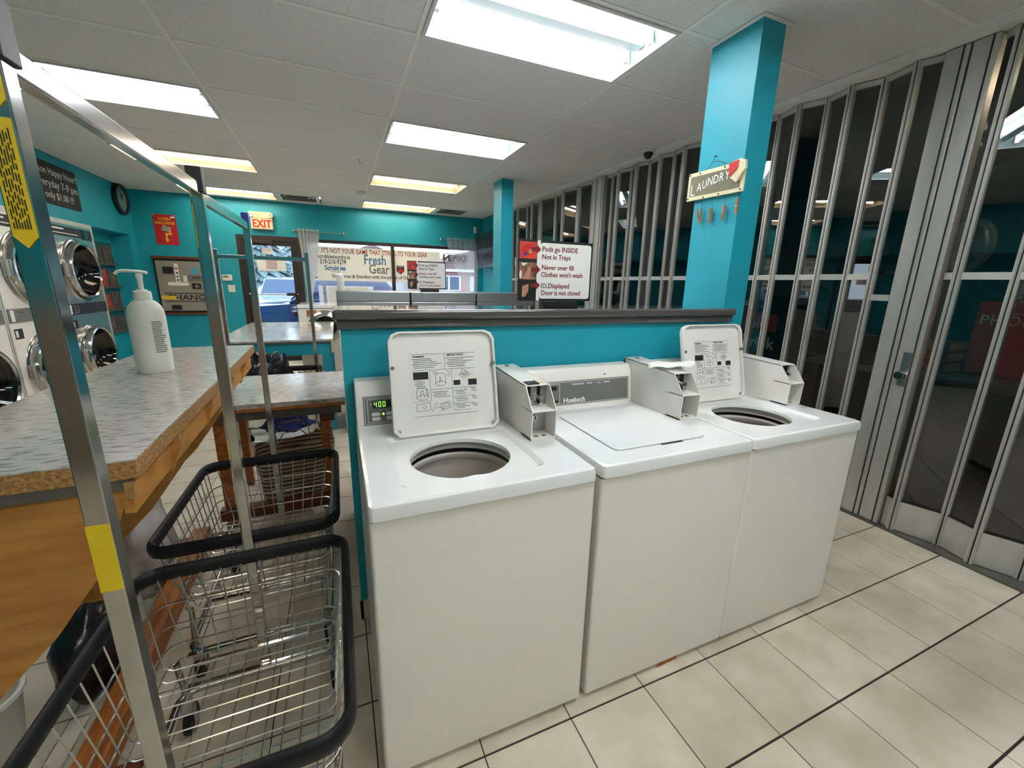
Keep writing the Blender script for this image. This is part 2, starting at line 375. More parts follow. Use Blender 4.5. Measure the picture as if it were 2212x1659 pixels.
# header board over the partition
a0,a1 = YF,6.72
mb = MB(); mb.add([(xw(a0)-.10,a0,2.60),(xw(a1)-.10,a1,2.60),(xw(a1)+.06,a1,2.60),(xw(a0)+.06,a0,2.60),(xw(a0)-.10,a0,H),(xw(a1)-.10,a1,H),(xw(a1)+.06,a1,H),(xw(a0)+.06,a0,H)],
   [(0,3,2,1),(4,5,6,7),(0,1,5,4),(1,2,6,5),(2,3,7,6),(3,0,4,7)])
mb.v = [(x,y,(2.618 if z < 2.62 else z)) for x,y,z in mb.v]
tag(mb.build('trim_1','ceiling_grid'), kind='structure')
# low wall baseboard under window
tag(MB().box(DX1,WX1,YB-.015,YB,0,.1).build('baseboard_back','bronze'), kind='structure')

# window and door
win = MB().frame([(WX0,WZ0),(WX1,WZ0),(WX1,WZ1),(WX0,WZ1)],[(WX0+.05,WZ0+.05),(WX1-.05,WZ0+.05),(WX1-.05,WZ1-.05),(WX0+.05,WZ1-.05)],'y',YB+.02,YB+.09).build('window_1','bronze'); tag(win, kind='structure')
MB().box(1.0,1.06,YB+.02,YB+.09,WZ0+.05,WZ1-.05).build('mullion','bronze',win)
MB().box(WX0+.05,1.0,YB+.05,YB+.056,WZ0+.05,WZ1-.05).build('pane','window_glass',win)
MB().box(1.06,WX1-.05,YB+.05,YB+.056,WZ0+.05,WZ1-.05).build('pane','window_glass',win)
MB().box(WX0,WX1,YB-.03,YB+.02,WZ0-.03,WZ0).build('window_sill','bronze',win)
door = MB().frame([(DX0,0),(DX1,0),(DX1,DZ),(DX0,DZ)],[(DX0+.07,.02),(DX1-.07,.02),(DX1-.07,DZ-.06),(DX0+.07,DZ-.06)],'y',YB-.01,YB+.12).build('door_1','bronze'); tag(door, kind='structure')
lx0,lx1 = DX0+.075,DX1-.075
leaf = MB().frame([(lx0,.025),(lx1,.025),(lx1,DZ-.065),(lx0,DZ-.065)],[(lx0+.07,.25),(lx1-.08,.25),(lx1-.08,DZ-.15),(lx0+.07,DZ-.15)],'y',YB+.03,YB+.08).build('door_leaf','bronze',door)
MB().box(lx0+.07,lx1-.08,YB+.05,YB+.056,.25,DZ-.15).build('pane','window_glass',door)
mb = MB().cyl((lx0+.02,YB-.03,1.165),(lx1-.02,YB-.03,1.165),.012,10).cyl((lx0+.03,YB-.03,1.165),(lx0+.03,YB+.04,1.165),.012,8).cyl((lx1-.03,YB-.03,1.165),(lx1-.03,YB+.04,1.165),.012,8)
mb.build('push_bar','steel',door,smooth=40)
MB().box(-.78,-.62,YB-.045,YB-.012,1.14,1.19).build('bar_grip','bronze',door,bevel=.006)
MB().box(lx0+.05,lx0+.45,YB-.02,YB+.03,DZ-.13,DZ-.07).build('door_closer','bronze',door,bevel=.01)
MB().bar((lx0+.12,YB-.02,DZ-.1),(lx0+.42,YB-.05,DZ-.14),.02,.01).build('closer_arm','bronze',door)
MB().box(lx1-.12,lx1+.02,YB-.05,YB+.03,.78,.87).build('lock_case','black',door,bevel=.008)
def paper_on_door(x0,x1,z0,z1,lab,lines):
    t = thing('door_notice',lab,'notice',((x0+x1)/2,YB+.045,z0)); w = (x1-x0)/2; h = z1-z0
    MB().box(-w,w,-.001,.001,0,h).build('sheet','banner_vinyl',t)
    mb = MB()
    for k in range(lines): mb.box(-w*.45*random.uniform(.8,1),w*.45*random.uniform(.8,1),-.0025,-.0012,h*.18+k*h*.64/max(1,lines-1)-.004,h*.18+k*h*.64/max(1,lines-1)+.004)
    if lines: mb.build('printed_lines','ink_rust',t)
paper_on_door(-1.18,-.755,1.55,1.745,'wide beige opening-hours notice taped on the glass door',7)
paper_on_door(-1.09,-.93,1.82,1.93,'small blank sheet taped high on the glass door, above the wide notice',0)

# ------------------------------------------------------------------ ceiling lamps and vents
def ceiling_lamp(i,j,kind,lab):
    x0 = CX0+i*CW+.014; y0 = CY0+j*CD+.014; w = CW-.028; d = CD-.028
    t = thing('ceiling_light',lab,'ceiling light',(x0,y0,H),0,'fluorescent ceiling lights')
    rf = 'reflector' if kind != 'warm' else 'reflector_warm'
    t_ = .09; mb = MB()
    mb.add([(0,0,0),(w,0,0),(w,d,0),(0,d,0),(.03,.10,t_),(w-.03,.10,t_),(w-.03,d-.10,t_),(.03,d-.10,t_)],[(4,5,6,7),(0,1,5,4),(1,2,6,5),(2,3,7,6),(3,0,4,7)])
    mb.build('reflector',rf,t,solid=.002)
    mb = MB().prism([(d/2-.06,t_-.002),(d/2+.06,t_-.002),(d/2+.035,t_-.045),(d/2-.035,t_-.045)],'x',.03,w-.03); mb.build('ballast_cover',rf,t)
    MB().frame([(0,0),(w,0),(w,d),(0,d)],[(.018,.018),(w-.018,.018),(w-.018,d-.018),(.018,d-.018)],'z',-.008,0).build('frame','lamp_rim',t)
    for k,yy in enumerate((d/2-.10,d/2+.10)):
        MB().cyl((.05,yy,.045),(w-.05,yy,.045),.014,10).build('tube','tube_'+kind,t,smooth=50)
        MB().box(.03,.05,yy-.015,yy+.015,.02,t_).build('lamp_holder','white_plastic',t); MB().box(w-.05,w-.03,yy-.015,yy+.015,.02,t_).build('lamp_holder','white_plastic',t)
LL = {(0,-1):'open fluorescent ceiling light at the top edge above the near washers',(0,2):'cool white ceiling light second from the front in the middle row',
 (0,5):'warm ceiling light third from the front in the middle row',(0,8):'warm ceiling light nearest the window in the middle row',
 (-2,-1):'ceiling light just out of view above the folding counter',(-2,2):'large bright ceiling light in the left row near the chrome cart bar',
 (-2,5):'ceiling light second in view in the left row',(-2,8):'ceiling light nearest the door in the left row',
 (0,-4):'ceiling light straight above the photographer in the middle row',(0,-7):'added fill light behind the photographer in the middle row',(-2,-7):'added fill light behind the photographer in the left row'}
for i,j,k in LAMPS: ceiling_lamp(i,j,k,LL[(i,j)])
t = thing('neighbour_light','warm ceiling light beyond the glass partition, moved out of view to light the pans','ceiling light',(3.75,.45,H+.02))  # set out of view, where it lights the things behind the glass
MB().box(-.15,.15,-.62,.62,-.03,0).build('housing','reflector_warm',t,bevel=.006); MB().cyl((0,-.57,-.05),(0,.57,-.05),.014,10).build('tube','tube_dim',t,smooth=50)
for yy in (-.59,.57): MB().box(-.02,.02,yy,yy+.02,-.07,-.03).build('lamp_holder','white_plastic',t)
def vent(i,j,lab):
    x0 = CX0+i*CW+.012; y0 = CY0+j*CD+.012; s_ = .586
    t = thing('ceiling_vent',lab,'ceiling vent',(x0,y0,H),0,'square ceiling vents')
    MB().frame([(0,0),(s_,0),(s_,s_),(0,s_)],[(.05,.05),(s_-.05,.05),(s_-.05,s_-.05),(.05,s_-.05)],'z',-.008,.004).build('frame','ceiling_grid',t)
    MB().box(.03,s_-.03,.03,s_-.03,.06,.062).build('duct','dark_seam',t)
    for k in range(4):
        a = .05+k*.055; b = s_-a; c = .022; mb = MB()
        mb.add([(a,a,.0),(b,a,0),(b,b,0),(a,b,0),(a+c,a+c,.035),(b-c,a+c,.035),(b-c,b-c,.035),(a+c,b-c,.035)],[(0,1,5,4),(1,2,6,5),(2,3,7,6),(3,0,4,7)])
        mb.build('louvre','panel_grey',t,solid=.002)
vent(-1,8,'square ceiling vent beside the left row of lights above the exit sign'); vent(1,8,'square ceiling vent right of the last middle light')
t = thing('ceiling_camera','small dark dome camera on the ceiling by the folding partition','camera',(2.80,3.43,H))
MB().lathe([(.001,-.02),(.055,-.02),(.06,0)],16).build('base','white_plastic',t,smooth=40); MB().lathe([(.001,-.075),(.025,-.068),(.042,-.04),(.042,-.018)],16).build('dome','black',t,smooth=60)
for x,y,l in ((.324,4.988,'small hook hanging from the ceiling between the light rows'),(.44,6.7,'round smoke detector on the ceiling near the window')):
    if 'hook' in l: tag(MB().tube([(x,y,H),(x,y,H-.03),(x+.012,y,H-.045),(x+.02,y,H-.03)],.004,6).build('ceiling_hook','steel'),l,'hook')
    else:
        t = thing('smoke_detector',l,'smoke detector',(x,y,H)); MB().lathe([(.001,-.035),(.045,-.033),(.06,-.012),(.06,0)],18).build('housing','white_plastic',t,smooth=40); MB().lathe([(.02,-.036),(.024,-.037),(.028,-.0355)],14).build('grille','panel_grey',t)

# ------------------------------------------------------------------ folding glass partition
ys = [-2.4,-2.2,-2.0,-1.8,-1.62,-1.44,-1.26,-1.08,-.9,-.72,-.54,-.36,-.19,-.02,.15,.32,.48,.64,.80,.95,1.14]
ys_b = [1.51,1.678,1.819,1.977,2.122,2.287,2.44,2.6,2.76,2.928,3.083,3.248,3.37,3.559,3.691,3.823,3.962,4.126]
ys_c = [4.495,4.694,4.809,5.065,5.344,5.647,5.803,5.935,6.183,6.414,6.70]
ZT = 2.612
pt = thing('folding_partition','tall folding partition of narrow glass panels in aluminium frames along the right','partition',(xw(1.3),1.3,0))
ox,oy = pt.location.x, pt.location.y
def P(x,y,z): return (x-ox,y-oy,z)
post_al = MB().box(-.016,.016,-.017,-.003,.012,ZT).box(-.016,.016,.003,.017,.012,ZT).box(-.022,-.012,-.013,-.006,.012,ZT).box(-.022,-.012,.006,.013,.012,ZT).mesh('post'); post_al.materials.append(M['aluminium'])
seam_me = MB().box(-.008,.012,-.0031,.0031,.012,ZT).mesh('seam'); seam_me.materials.append(M['dark_seam'])
def post(x,y):
    o = place('post',post_al,pt); o.location = P(x,y,0); s_ = place('seam',seam_me,o)
def bay(x0,y0,x1,y1,rail=1.495):
    d = Vector((x1-x0,y1-y0,0)); L = d.length; ang = math.atan2(d.y,d.x)
    mx,my = (x0+x1)/2,(y0+y1)/2
    def piece(nm,mb,m): 
        o = mb.build(nm,m,pt); o.location = P(mx,my,0); o.rotation_euler = (0,0,ang-pi/2); return o
    h = L/2-.014
    piece('pane',MB().box(-.003,.003,-h,h,.2,ZT-.02),'partition_glass')
    piece('mid_rail',MB().box(-.014,.010,-h,h,rail-.018,rail+.018),'aluminium')
    piece('kick_plate',MB().box(-.012,.010,-h,h,.015,.2),'aluminium')
    piece('gasket',MB().box(-.0125,.011,-h,h,.2,.208),'dark_seam')
    piece('top_rail',MB().box(-.012,.010,-h,h,ZT-.03,ZT),'aluminium')
def run(seq, s0=1):
    pts = [(xw(y)+(.028 if (k+s0)%2 else -.028),y) for k,y in enumerate(seq)]
    for x,y in pts: post(x,y)
    for (a,b),(c,d) in zip(pts,pts[1:]): bay(a,b,c,d)
    return pts
def jamb(y0,y1):
    ym = (y0+y1)/2; x = xw(ym)
    for a,b in ((y0,ym-.004),(ym+.004,y1)):
        MB().box(-.04,.03,a-oy,b-oy,.012,ZT).build('jamb','aluminium',pt,bevel=.004).location = (x-ox,0,0)
        MB().box(-.043,-.038,a-oy+.02,a-oy+.026,.012,ZT).build('groove','dark_seam',pt).location = (x-ox,0,0)
    MB().box(-.03,.02,ym-.005-oy,ym+.005-oy,.012,ZT).build('seam','dark_seam',pt).location = (x-ox,0,0)
pa = run(ys,0); pb = run(ys_b,0); pc = run(ys_c,1)
jamb(1.205,1.405); jamb(4.215,4.42)
bay(pa[-1][0],1.14,xw(1.2),1.205); bay(xw(1.4),1.405,pb[0][0],1.51,1.373); bay(pb[-1][0],4.126,xw(4.2),4.215); bay(xw(4.42),4.42,pc[0][0],4.495)
lk = MB().box(-.05,-.041,1.228-oy,1.272-oy,.88,1.075).build('lock_plate','steel',pt,bevel=.003); lk.location = (xw(1.25)-ox,0,0)
kn = MB().lathe([(.001,-.055),(.02,-.055),(.028,-.04),(.02,-.02),(.014,0)],16,axis='x').build('knob','chrome',lk,smooth=50); kn.location = (-.05,1.25-oy,.945)
MB().box(-.06,.05,YF-oy,6.7-oy,0,.012).build('floor_track','metal_strip',pt).rotation_euler = (0,0,0)

# things seen through the glass, in the neighbouring unit
t = thing('vending_machine','dark drinks vending machine behind the glass partition','vending machine',(4.2,2.85,0))
MB().box(0,.75,-.45,.5,.06,1.85).build('body','machine_black',t,bevel=.02)
MB().box(.03,.72,-.42,.47,-.004,.06).build('plinth','black',t)
MB().box(-.012,0,-.14,.46,.75,1.35).build('front_panel','screen',t)
MB().box(-.016,-.012,.02,.40,.98,1.16).build('red_panel','dark_red',t)
text('lettering','old',.17,'print_white',t,(-.018,.34,1.0),FNX,bold=.004); text('lettering','Drink',.17,'print_white',t,(-.018,.42,.80),FNX,bold=.004)
for k in range(11):
    z = .56+k*.083; MB().box(-.02,0,-.42,-.34,z,z+.042).build('button',['cream','sticker_blue','leaflet_red','print_white'][k%4],t,bevel=.004)
MB().box(-.02,0,-.44,-.32,.5,1.5).build('button_strip','black',t); MB().box(-.02,0,-.2,.4,.2,.42).build('delivery_bin','black',t,bevel=.01)
def ribbed_pan(x,y,z,r,lab,tilt):
    t = thing('metal_pan',lab,'metal pan',(x,y,z)); t.rotation_euler = (0,0,tilt)
    prof = [(.001,0)]
    for k in range(9): rr = r*(k+1)/9; prof += [(rr-.014,.0),(rr-.007,-.016),(rr,0)]
    prof += [(r,.03),(r+.01,.035)]
    MB().cyl((.01,0,r),(.01,0,H-z),.003,6).build('hanging_wire','galvanised',t)
    MB().lathe(prof,40,axis='x').build('disc','galvanised',t,smooth=15); MB().lathe([(r-.01,.0),(r+.012,.002),(r+.012,.04)],40,axis='x').build('rim','galvanised',t,smooth=40)
ribbed_pan(4.2,1.60,1.74,.17,'ribbed round metal pan hanging behind the glass at far right',R(-30)); ribbed_pan(4.3,1.98,1.70,.15,'dark round metal pan behind the glass left of the bright ribbed pan',R(-60))
t = thing('red_equipment_case','dark red case lettered in white behind the glass at the right edge','case',(4.2,1.05,0))
MB().box(0,.5,-.5,.40,.838,1.36).build('body','dark_red',t,bevel=.03); MB().box(.02,.48,-.48,.38,1.36,1.38).build('case_lid','black',t,bevel=.01)
text('lettering','PHOENIX',.098,'print_white',t,(-.003,.37,1.20),FNX); text('lettering','8',.08,'print_white',t,(-.003,.26,1.06),FNX)
t = thing('wooden_crate','slatted wooden crate on a bench behind the glass','crate',(4.05,1.6,.84))
for k in range(3): MB().box(0,.3,-.14,.12,.01+k*.075,.07+k*.075).build('slat','plywood',t,bevel=.003)
for yy in (-.12,.1): MB().box(-.01,.31,yy,yy+.02,0,.235).build('corner_post','brown_wood',t)
t = thing('back_bench','long grey bench behind the glass partition','bench',(4.3,1.6,0))
MB().box(-.4,.5,-2,.75,.78,.835).build('top','panel_grey',t,bevel=.01)
for x,y in ((-.35,-1.9),(.42,-1.9),(-.35,.66),(.42,.66)): MB().box(x,x+.05,y,y+.05,0,.78).build('leg','black',t)

# ------------------------------------------------------------------ top-load coin washers
WW = .645; ZD = .882
def lid_print(t, wd, ht):
    """label on the inside of the lid; u to the right, v up, -y towards the reader"""
    a = MB(); g = MB(); d = -.0012
    def ln(mb,u0,v0,u1,v1,w=.0011): 
        p = Vector((u0,0,v0)); q = Vector((u1,0,v1)); n = (q-p).normalized().cross(Vector((0,1,0)))*w/2
        mb.add([(p-n+Vector((0,d,0))),(q-n+Vector((0,d,0))),(q+n+Vector((0,d,0))),(p+n+Vector((0,d,0)))],[(0,1,2,3)])
    def bx(mb,u0,u1,v0,v1): mb.add([(u0,d,v0),(u1,d,v0),(u1,d,v1),(u0,d,v1)],[(0,1,2,3)])
    def paras(u0,u1,v,n,dv=.0062,w=.0018):
        for k in range(n): ln(g,u0+(.006 if k%3 else 0),v-k*dv,u0+(u1-u0)*random.uniform(.6,1),v-k*dv,w)
    L,Rr = -.115,.115
    for v in (.285,.228,): ln(g,L,v,Rr,v)
    ln(g,.002,.285,.002,.228); ln(g,L,.065,Rr,.065); ln(g,.025,.228,.025,.078); ln(g,-.055,.228,-.055,.118); ln(g,L,.118,-.055,.118); ln(g,-.055,.158,Rr,.158)
    paras(L,-.008,.268,6); paras(.006,Rr,.268,6); 
    bx(a,L+.002,-.060,.196,.222); bx(a,.03,.055,.168,.186); bx(a,.085,.118,.165,.187)
    paras(L+.004,-.07,.190,2); paras(L+.004,-.065,.178,3)
    paras(-.05,-.02,.222,3,.005,.0012); paras(.005,.022,.222,5,.005,.0012); paras(-.05,.02,.148,2); paras(-.05,.02,.136,2)
    for k in range(3): paras(.03,.085,.148-k*.026,3,.006); ln(g,.028,.128-k*.026,.09,.128-k*.026)
    def poly(pts,cl=True,w=.0011):
        for p,q in zip(pts,pts[1:]+(pts[:1] if cl else [])): ln(a,p[0],p[1],q[0],q[1],w)
    def ell(cu,cv,ru,rv,n=14): poly([(cu+ru*cos(2*pi*k/n),cv+rv*sin(2*pi*k/n)) for k in range(n)])
    ell(-.085,.132,.02,.009); poly([(-.105,.132),(-.105,.155),(-.098,.166),(-.072,.166),(-.065,.155),(-.065,.132)],False); poly([(-.092,.13),(-.089,.156),(-.081,.156),(-.078,.13)],False); ell(-.068,.15,.003,.011)
    ell(-.017,.178,.018,.008); poly([(-.035,.178),(-.035,.205),(-.028,.214),(-.006,.214),(.001,.205),(.001,.178)],False); poly([(-.022,.18),(-.018,.203),(-.014,.18)],False)
    poly([(.05,.205),(.07,.192),(.095,.205),(.075,.216)]); poly([(.058,.208),(.065,.226),(.085,.214),(.08,.203)]); ell(.072,.205,.008,.004)
    poly([(-.108,.108),(-.06,.112),(-.058,.086),(-.108,.084)]); ell(-.08,.097,.007,.005); ln(a,-.055,.078,-.035,.112)
    poly([(-.025,.104),(.008,.112),(.015,.09),(-.015,.082)]); poly([(-.016,.101),(.004,.106),(.007,.096),(-.012,.091)]); poly([(-.04,.09),(-.03,.094),(-.012,.086),(-.024,.078)],False)
    for v in (.148,.12,.092): ell(.105,v,.008,.005); poly([(.09,v+.005),(.1,v+.007),(.112,v-.007)],False)
    a.build('black_print','ink',t); g.build('grey_print','ink_grey',t)
    text('lettering','WARNING',.0085,'ink',t,(L+.004,d,.274),FY,bold=.0003,ext=0); text('lettering','MISE EN GARDE',.0085,'ink',t,(.012,d,.276),FY,bold=.0003,ext=0)
def washer(x0, yf, opened, label, first, z_add=0):
    t = thing('top_load_washer',label,'washing machine',(x0,yf,0),0,'white coin washers in a row')
    mb = MB().box(0,WW,.008,.655,.018,.838); mb.f = [f for f in mb.f if f != (4,5,6,7)]; mb.build('cabinet','white_enamel',t,bevel=.010,seg=3)
    MB().box(.03,WW-.03,.05,.62,0,.02).build('plinth','dark_seam',t)
    for x in (.04,WW-.07):
        for y in (.03,.58): MB().cyl((x+.015,y+.02,0),(x+.015,y+.02,.02),.018,10).build('foot','black',t)
    MB().frame([(.006,.012),(WW-.006,.012),(WW-.006,.65),(.006,.65)],[(.03,.04),(WW-.03,.04),(WW-.03,.62),(.03,.62)],'z',.834,.8425).build('gap_seam','dark_seam',t)
    # top panel with lid well and opening
    z0,z1 = .8425,ZD
    def loop(ins,z): return [(u,v,z) for u,v in rrect(ins,WW-ins,ins,.66-ins,.016)]
    rings = [loop(0,z0),loop(0,z1-.012),loop(.0035,z1-.0035),loop(.012,z1)]
    mb = MB(); n = len(rings[0]); vs = sum(rings,[]); fs = [(i*n+k,i*n+(k+1)%n,(i+1)*n+(k+1)%n,(i+1)*n+k) for i in range(3) for k in range(n)]
    mb.add(vs,fs)
    well = rrect(.085,.515,.075,.455,.03)
    well2 = rrect(.100,.500,.092,.440,.025); zr = z1-.012
    hole = []
    for k in range(48):
        a_ = 2*pi*k/48; r_ = 1.0
        if abs(a_-1.5*pi) < .28: r_ = .93 + .07*abs(a_-1.5*pi)/.28
        hole.append((.297+.158*r_*cos(a_),.25+.152*r_*sin(a_)))
    def flat(outer, inner, z):
        tri = tessellate_polygon([[Vector((u,v,0)) for u,v in outer],[Vector((u,v,0)) for u,v in inner]])
        mb.add([(u,v,z) for u,v in list(outer)+list(inner)],[tuple(q) for q in tri])
    if opened:
        flat([(u,v) for u,v,_ in rings[3]], well, z1)
        m_ = len(well); mb.add([(u,v,z1) for u,v in well]+[(u,v,zr) for u,v in well2],[(k,(k+1)%m_,m_+(k+1)%m_,m_+k) for k in range(m_)])
        flat(well2, hole, zr)
        h_ = len(hole); dn = [(.297+(u-.297)*.985,.25+(v-.25)*.985) for u,v in hole]
        mb.add([(u,v,zr) for u,v in hole]+[(u,v,zr-.012) for u,v in dn],[(k,(k+1)%h_,h_+(k+1)%h_,h_+k) for k in range(h_)])
    else:
        mb.add(rings[3],[tuple(range(n))])
    mb.build('top_panel','white_top',t,smooth=32)
    if opened:
        c = (.297,.255,0); tub = MB().lathe([(.156,.858),(.168,.850),(.172,.835),(.166,.828)],40,c).build('tub_ring','tub_plastic',t,smooth=50)
        MB().lathe([(.166,.828),(.185,.824),(.185,.812)],40,c).build('tub_gap','dark_seam',tub,smooth=50)
        MB().lathe([(.170,.812),(.162,.806),(.164,.790),(.178,.780),(.182,.70),(.186,.69),(.19,.60),(.195,.45),(.19,.30),(.06,.28),(.001,.28)],40,c).build('wash_basket','tub_plastic',t,smooth=50)
        mb = MB()
        for r_ in range(3):
            for k in range(28):
                a_ = 2*pi*(k+.5*(r_%2))/28; mb.cyl((c[0]+.1905*cos(a_),c[1]+.1905*sin(a_),.64-r_*.05),(c[0]+.185*cos(a_),c[1]+.185*sin(a_),.64-r_*.05),.004,6)
        mb.build('drain_holes','dark_seam',t)
        MB().lathe([(.001,.62),(.03,.615),(.035,.5),(.05,.36),(.11,.29)],20,c).build('agitator','tub_plastic',t,smooth=50)
    # console
    cp = [(.565,z1-.004),(.578,z1+.118),(.588,z1+.150),(.604,z1+.172),(.655,z1+.176),(.655,z1-.004)]
    con = MB().prism(cp,'x',.004,.548).build('console','white_enamel',t,bevel=.006,seg=3)
    n_ = Vector((0,.118,-.013)).normalized()
    def onc(mb): # (x, v up the slope, out) -> local
        base = Vector((0,.566,z1+.004)); up = Vector((0,.013,.122)).normalized(); out_ = Vector((0,-up.z,up.y))
        mb.v = [tuple(Vector((x,0,0))+base+up*v+out_*o) for x,v,o in mb.v]; return mb
    onc(MB().box(.028,.530,.010,.116,-.002,.0016)).build('control_panel','panel_grey',t)
    fr = lambda a,b,c_,d,w=.0016: onc(MB().frame([(a,c_),(b,c_),(b,d),(a,d)],[(a+w,c_+w),(b-w,c_+w),(b-w,d-w),(a+w,d-w)],'z',.0014,.0022))
    fr(.032,.526,.014,.112).build('panel_border','print_white',t)
    fr(.042,.165,.020,.106).build('panel_border','print_white',t)
    if first:
        dsp = onc(MB().box(.060,.132,.072,.098,.0014,.0030)).build('display','black',t)
        # seven-segment 400
        seg = {'4':'fgbc','0':'abcdef'}; mb = MB()
        for q,ch in enumerate('400'):
            u = .066+q*.0150; v = .076; w_ = .009; h_ = .019; s_ = .0018
            S = {'a':(0,h_-s_,w_,h_),'d':(0,0,w_,s_),'g':(0,h_/2-s_/2,w_,h_/2+s_/2),'b':(w_-s_,h_/2,w_,h_),'c':(w_-s_,0,w_,h_/2),'f':(0,h_/2,s_,h_),'e':(0,0,s_,h_/2)}
            for k in seg[ch]: a_,b_,c_,d_ = S[k]; mb.box(u+a_,u+c_,v+b_,v+d_,.0030,.0036)
        onc(mb).build('digits','green_led',t)
        for u in (.056,.106):
            for v in (.026,.043): onc(MB().prism(rrect(u,u+.030,v,v+.013,.006),'z',.0014,.0040)).build('button','print_white',t)
        onc(MB().cyl((.096,.049,.0014),(.096,.049,.0040),.004,10)).build('indicator','green_led',t)
        mb = MB()
        for u in (.088,.108,.130): mb.box(u-.005,u+.005,.063,.0645,.0014,.0019)
        mb.box(.052,.066,.088,.089,.0014,.0019).box(.060,.066,.080,.086,.0014,.0019); onc(mb).build('panel_marks','print_white',t)
    else:
        onc(MB().box(.122,.150,.078,.096,.0014,.0026)).build('display','black',t); onc(MB().box(.142,.156,.024,.034,.0014,.0026)).build('display','black',t)
    up = Vector((0,.013,.122)).normalized(); base = Vector((0,.566,z1+.004)); out_ = Vector((0,-up.z,up.y)); tilt = math.atan2(up.y,up.z)
    def ctext(nm,body,size,x,v,m,bold=0,sx=1,sp=1):
        text(nm,body,size,m,t,tuple(Vector((x,0,0))+base+up*v+out_*.0018),(pi/2-tilt,0,0),bold=bold,sx=sx,sp=sp)
    ctext('brand_lettering','Huebsch',.030,.182,.020,'print_white',.0009,1.05); ctext('lettering','PERMANENT   PRESS   •   ALL   FABRIC',.0095,.225,.096,'print_white',.0002,1,1.25)
    MB().cyl((.40,.583,z1+.135),(.40,.60,z1+.133),.0045,10).build('key_hole','black',t)
    # coin box
    c0,c1 = .548,.642; prof = [(.262,z1+.001),(.258,z1+.104),(.318,z1+.182),(.640,z1+.196),(.640,z1+.001)]
    cb = MB(); cb.prism(prof,'x',c0,c0+.003).prism(prof,'x',c1-.003,c1)
    cb.add([(c0,.318,z1+.182),(c1,.318,z1+.182),(c1,.640,z1+.196),(c0,.640,z1+.196),(c0,.318,z1+.179),(c1,.318,z1+.179),(c1,.640,z1+.193),(c0,.640,z1+.193)],[(0,1,2,3),(7,6,5,4),(0,4,5,1),(1,5,6,2),(2,6,7,3),(3,7,4,0)])
    cb.box(c0,c1,.259,.34,z1+.101,z1+.104).box(c0,c1,.262,.34,z1+.001,z1+.006).box(c0,c1,.63,.64,z1,z1+.19)
    cbo = cb.build('coin_box','white_enamel',t)
    MB().box(c0+.003,c1-.003,.335,.34,z1+.006,z1+.18).build('coin_mech','steel',t)
    for u in (.018,.056): MB().box(c0+u,c0+u+.005,.325,.336,z1+.112,z1+.176).build('coin_slot','dark_seam',t)
    for u in (.0205,.0585):
        MB().lathe([(.001,-.03),(.008,-.03),(.009,-.018),(.006,0)],12,(c0+u,.335,z1+.135),axis='y').build('coin_slide','chrome',t,smooth=50)
        MB().box(c0+u-.009,c0+u+.009,.312,.322,z1+.108,z1+.115).build('slide_tray','chrome',t,bevel=.002)
    MB().cyl((c0+.045,.325,z1+.06),(c0+.045,.337,z1+.06),.009,14).build('vault_lock','chrome',t,smooth=40); MB().box(c0+.0435,c0+.0465,.322,.3255,z1+.054,z1+.066).build('lock_slot','black',t)
    for u in (.03,.06): MB().cyl((c0+u,.285,z1+.0055),(c0+u,.285,z1+.008),.008,12).build('coin_cup','panel_grey',t)
    MB().cyl((c0+.047,.605,z1+.190),(c0+.047,.605,z1+.199),.010,14).build('cam_lock','chrome',t,smooth=40)
    if first: MB().box(c0+.012,c0+.056,.325,.365,z1+.182,z1+.1865).build('black_sticker','black',t); MB().box(c0+.057,c0+.080,.335,.375,z1+.1815,z1+.187).build('tape_scrap','cream',t)
    # lid
    w,h = .385,.365
    if opened:
        out = [(-w/2,.02),(-w/2+.02,0),(w/2-.02,0),(w/2,.02),(w/2,h-.032),(w/2-.012,h-.010),(w/2-.035,h),(-w/2+.035,h),(-w/2+.012,h-.010),(-w/2,h-.032)]
        inn = [(u*.95,.009+v*.955) for u,v in out]
        lid = MB().prism(out,'y',.004,.010).build('lid','white_enamel',t,bevel=.0025)
        MB().frame(out,inn,'y',-.012,.004).build('lid_rim','white_enamel',lid,bevel=.003)
        for s_ in (-1,1):
            MB().cyl((s_*(w/2-.010),-.015,h*.66),(s_*(w/2-.010),-.004,h*.66),.007,12).build('bumper','panel_grey',lid,smooth=40)
            MB().box(s_*(w/2-.018)-.006,s_*(w/2-.018)+.006,-.006,.004,.008,.026).build('hinge','steel',lid,bevel=.002)
        pr = MB().box(-.122,.122,.0031,.0042,.055,.292).build('label_sheet','white_enamel',lid)
        lid_print2(lid)
        lid.location = (.309,.448,z1-.002); lid.rotation_euler = (R(-13),0,0)
    else:
        o1 = rrect(.105,.500,.085,.475,.022)
        lid = MB().prism(o1,'z',z1+.0005,z1+.0075).build('lid','white_top',t,bevel=.004,seg=3)
        MB().box(.29,.385,.079,.092,z1-.004,z1+.0012).build('finger_notch','dark_seam',t)
        MB().add([(.13,.115,z1+.0078),(.475,.115,z1+.0078),(.42,.46,z1+.0085),(.19,.46,z1+.0085)],[(0,1,2,3)]).build('lid_crease','white_top',lid)
    return t
def lid_print2(lid):
    before = set(bpy.data.objects)
    lid_print(lid, .385, .365)
    for o in set(bpy.data.objects)-before: o.location.y += .0031
w1 = washer(.032,.925,True,'white washer at the left end of the row, lid up, green digits lit',True)
w2 = washer(.697,.925,False,'middle white washer of the row with its lid shut',False)
w3 = washer(1.344,.925,True,'white washer at the right end of the row, lid up, beside the teal pillar',False)
mb = MB(); 
def crumple(u,v): return (-.09+.19*u+.02*v, -.05+.10*v, .004+.010*abs(sin(u*7+v*3))+.012*sin(v*4)*u)
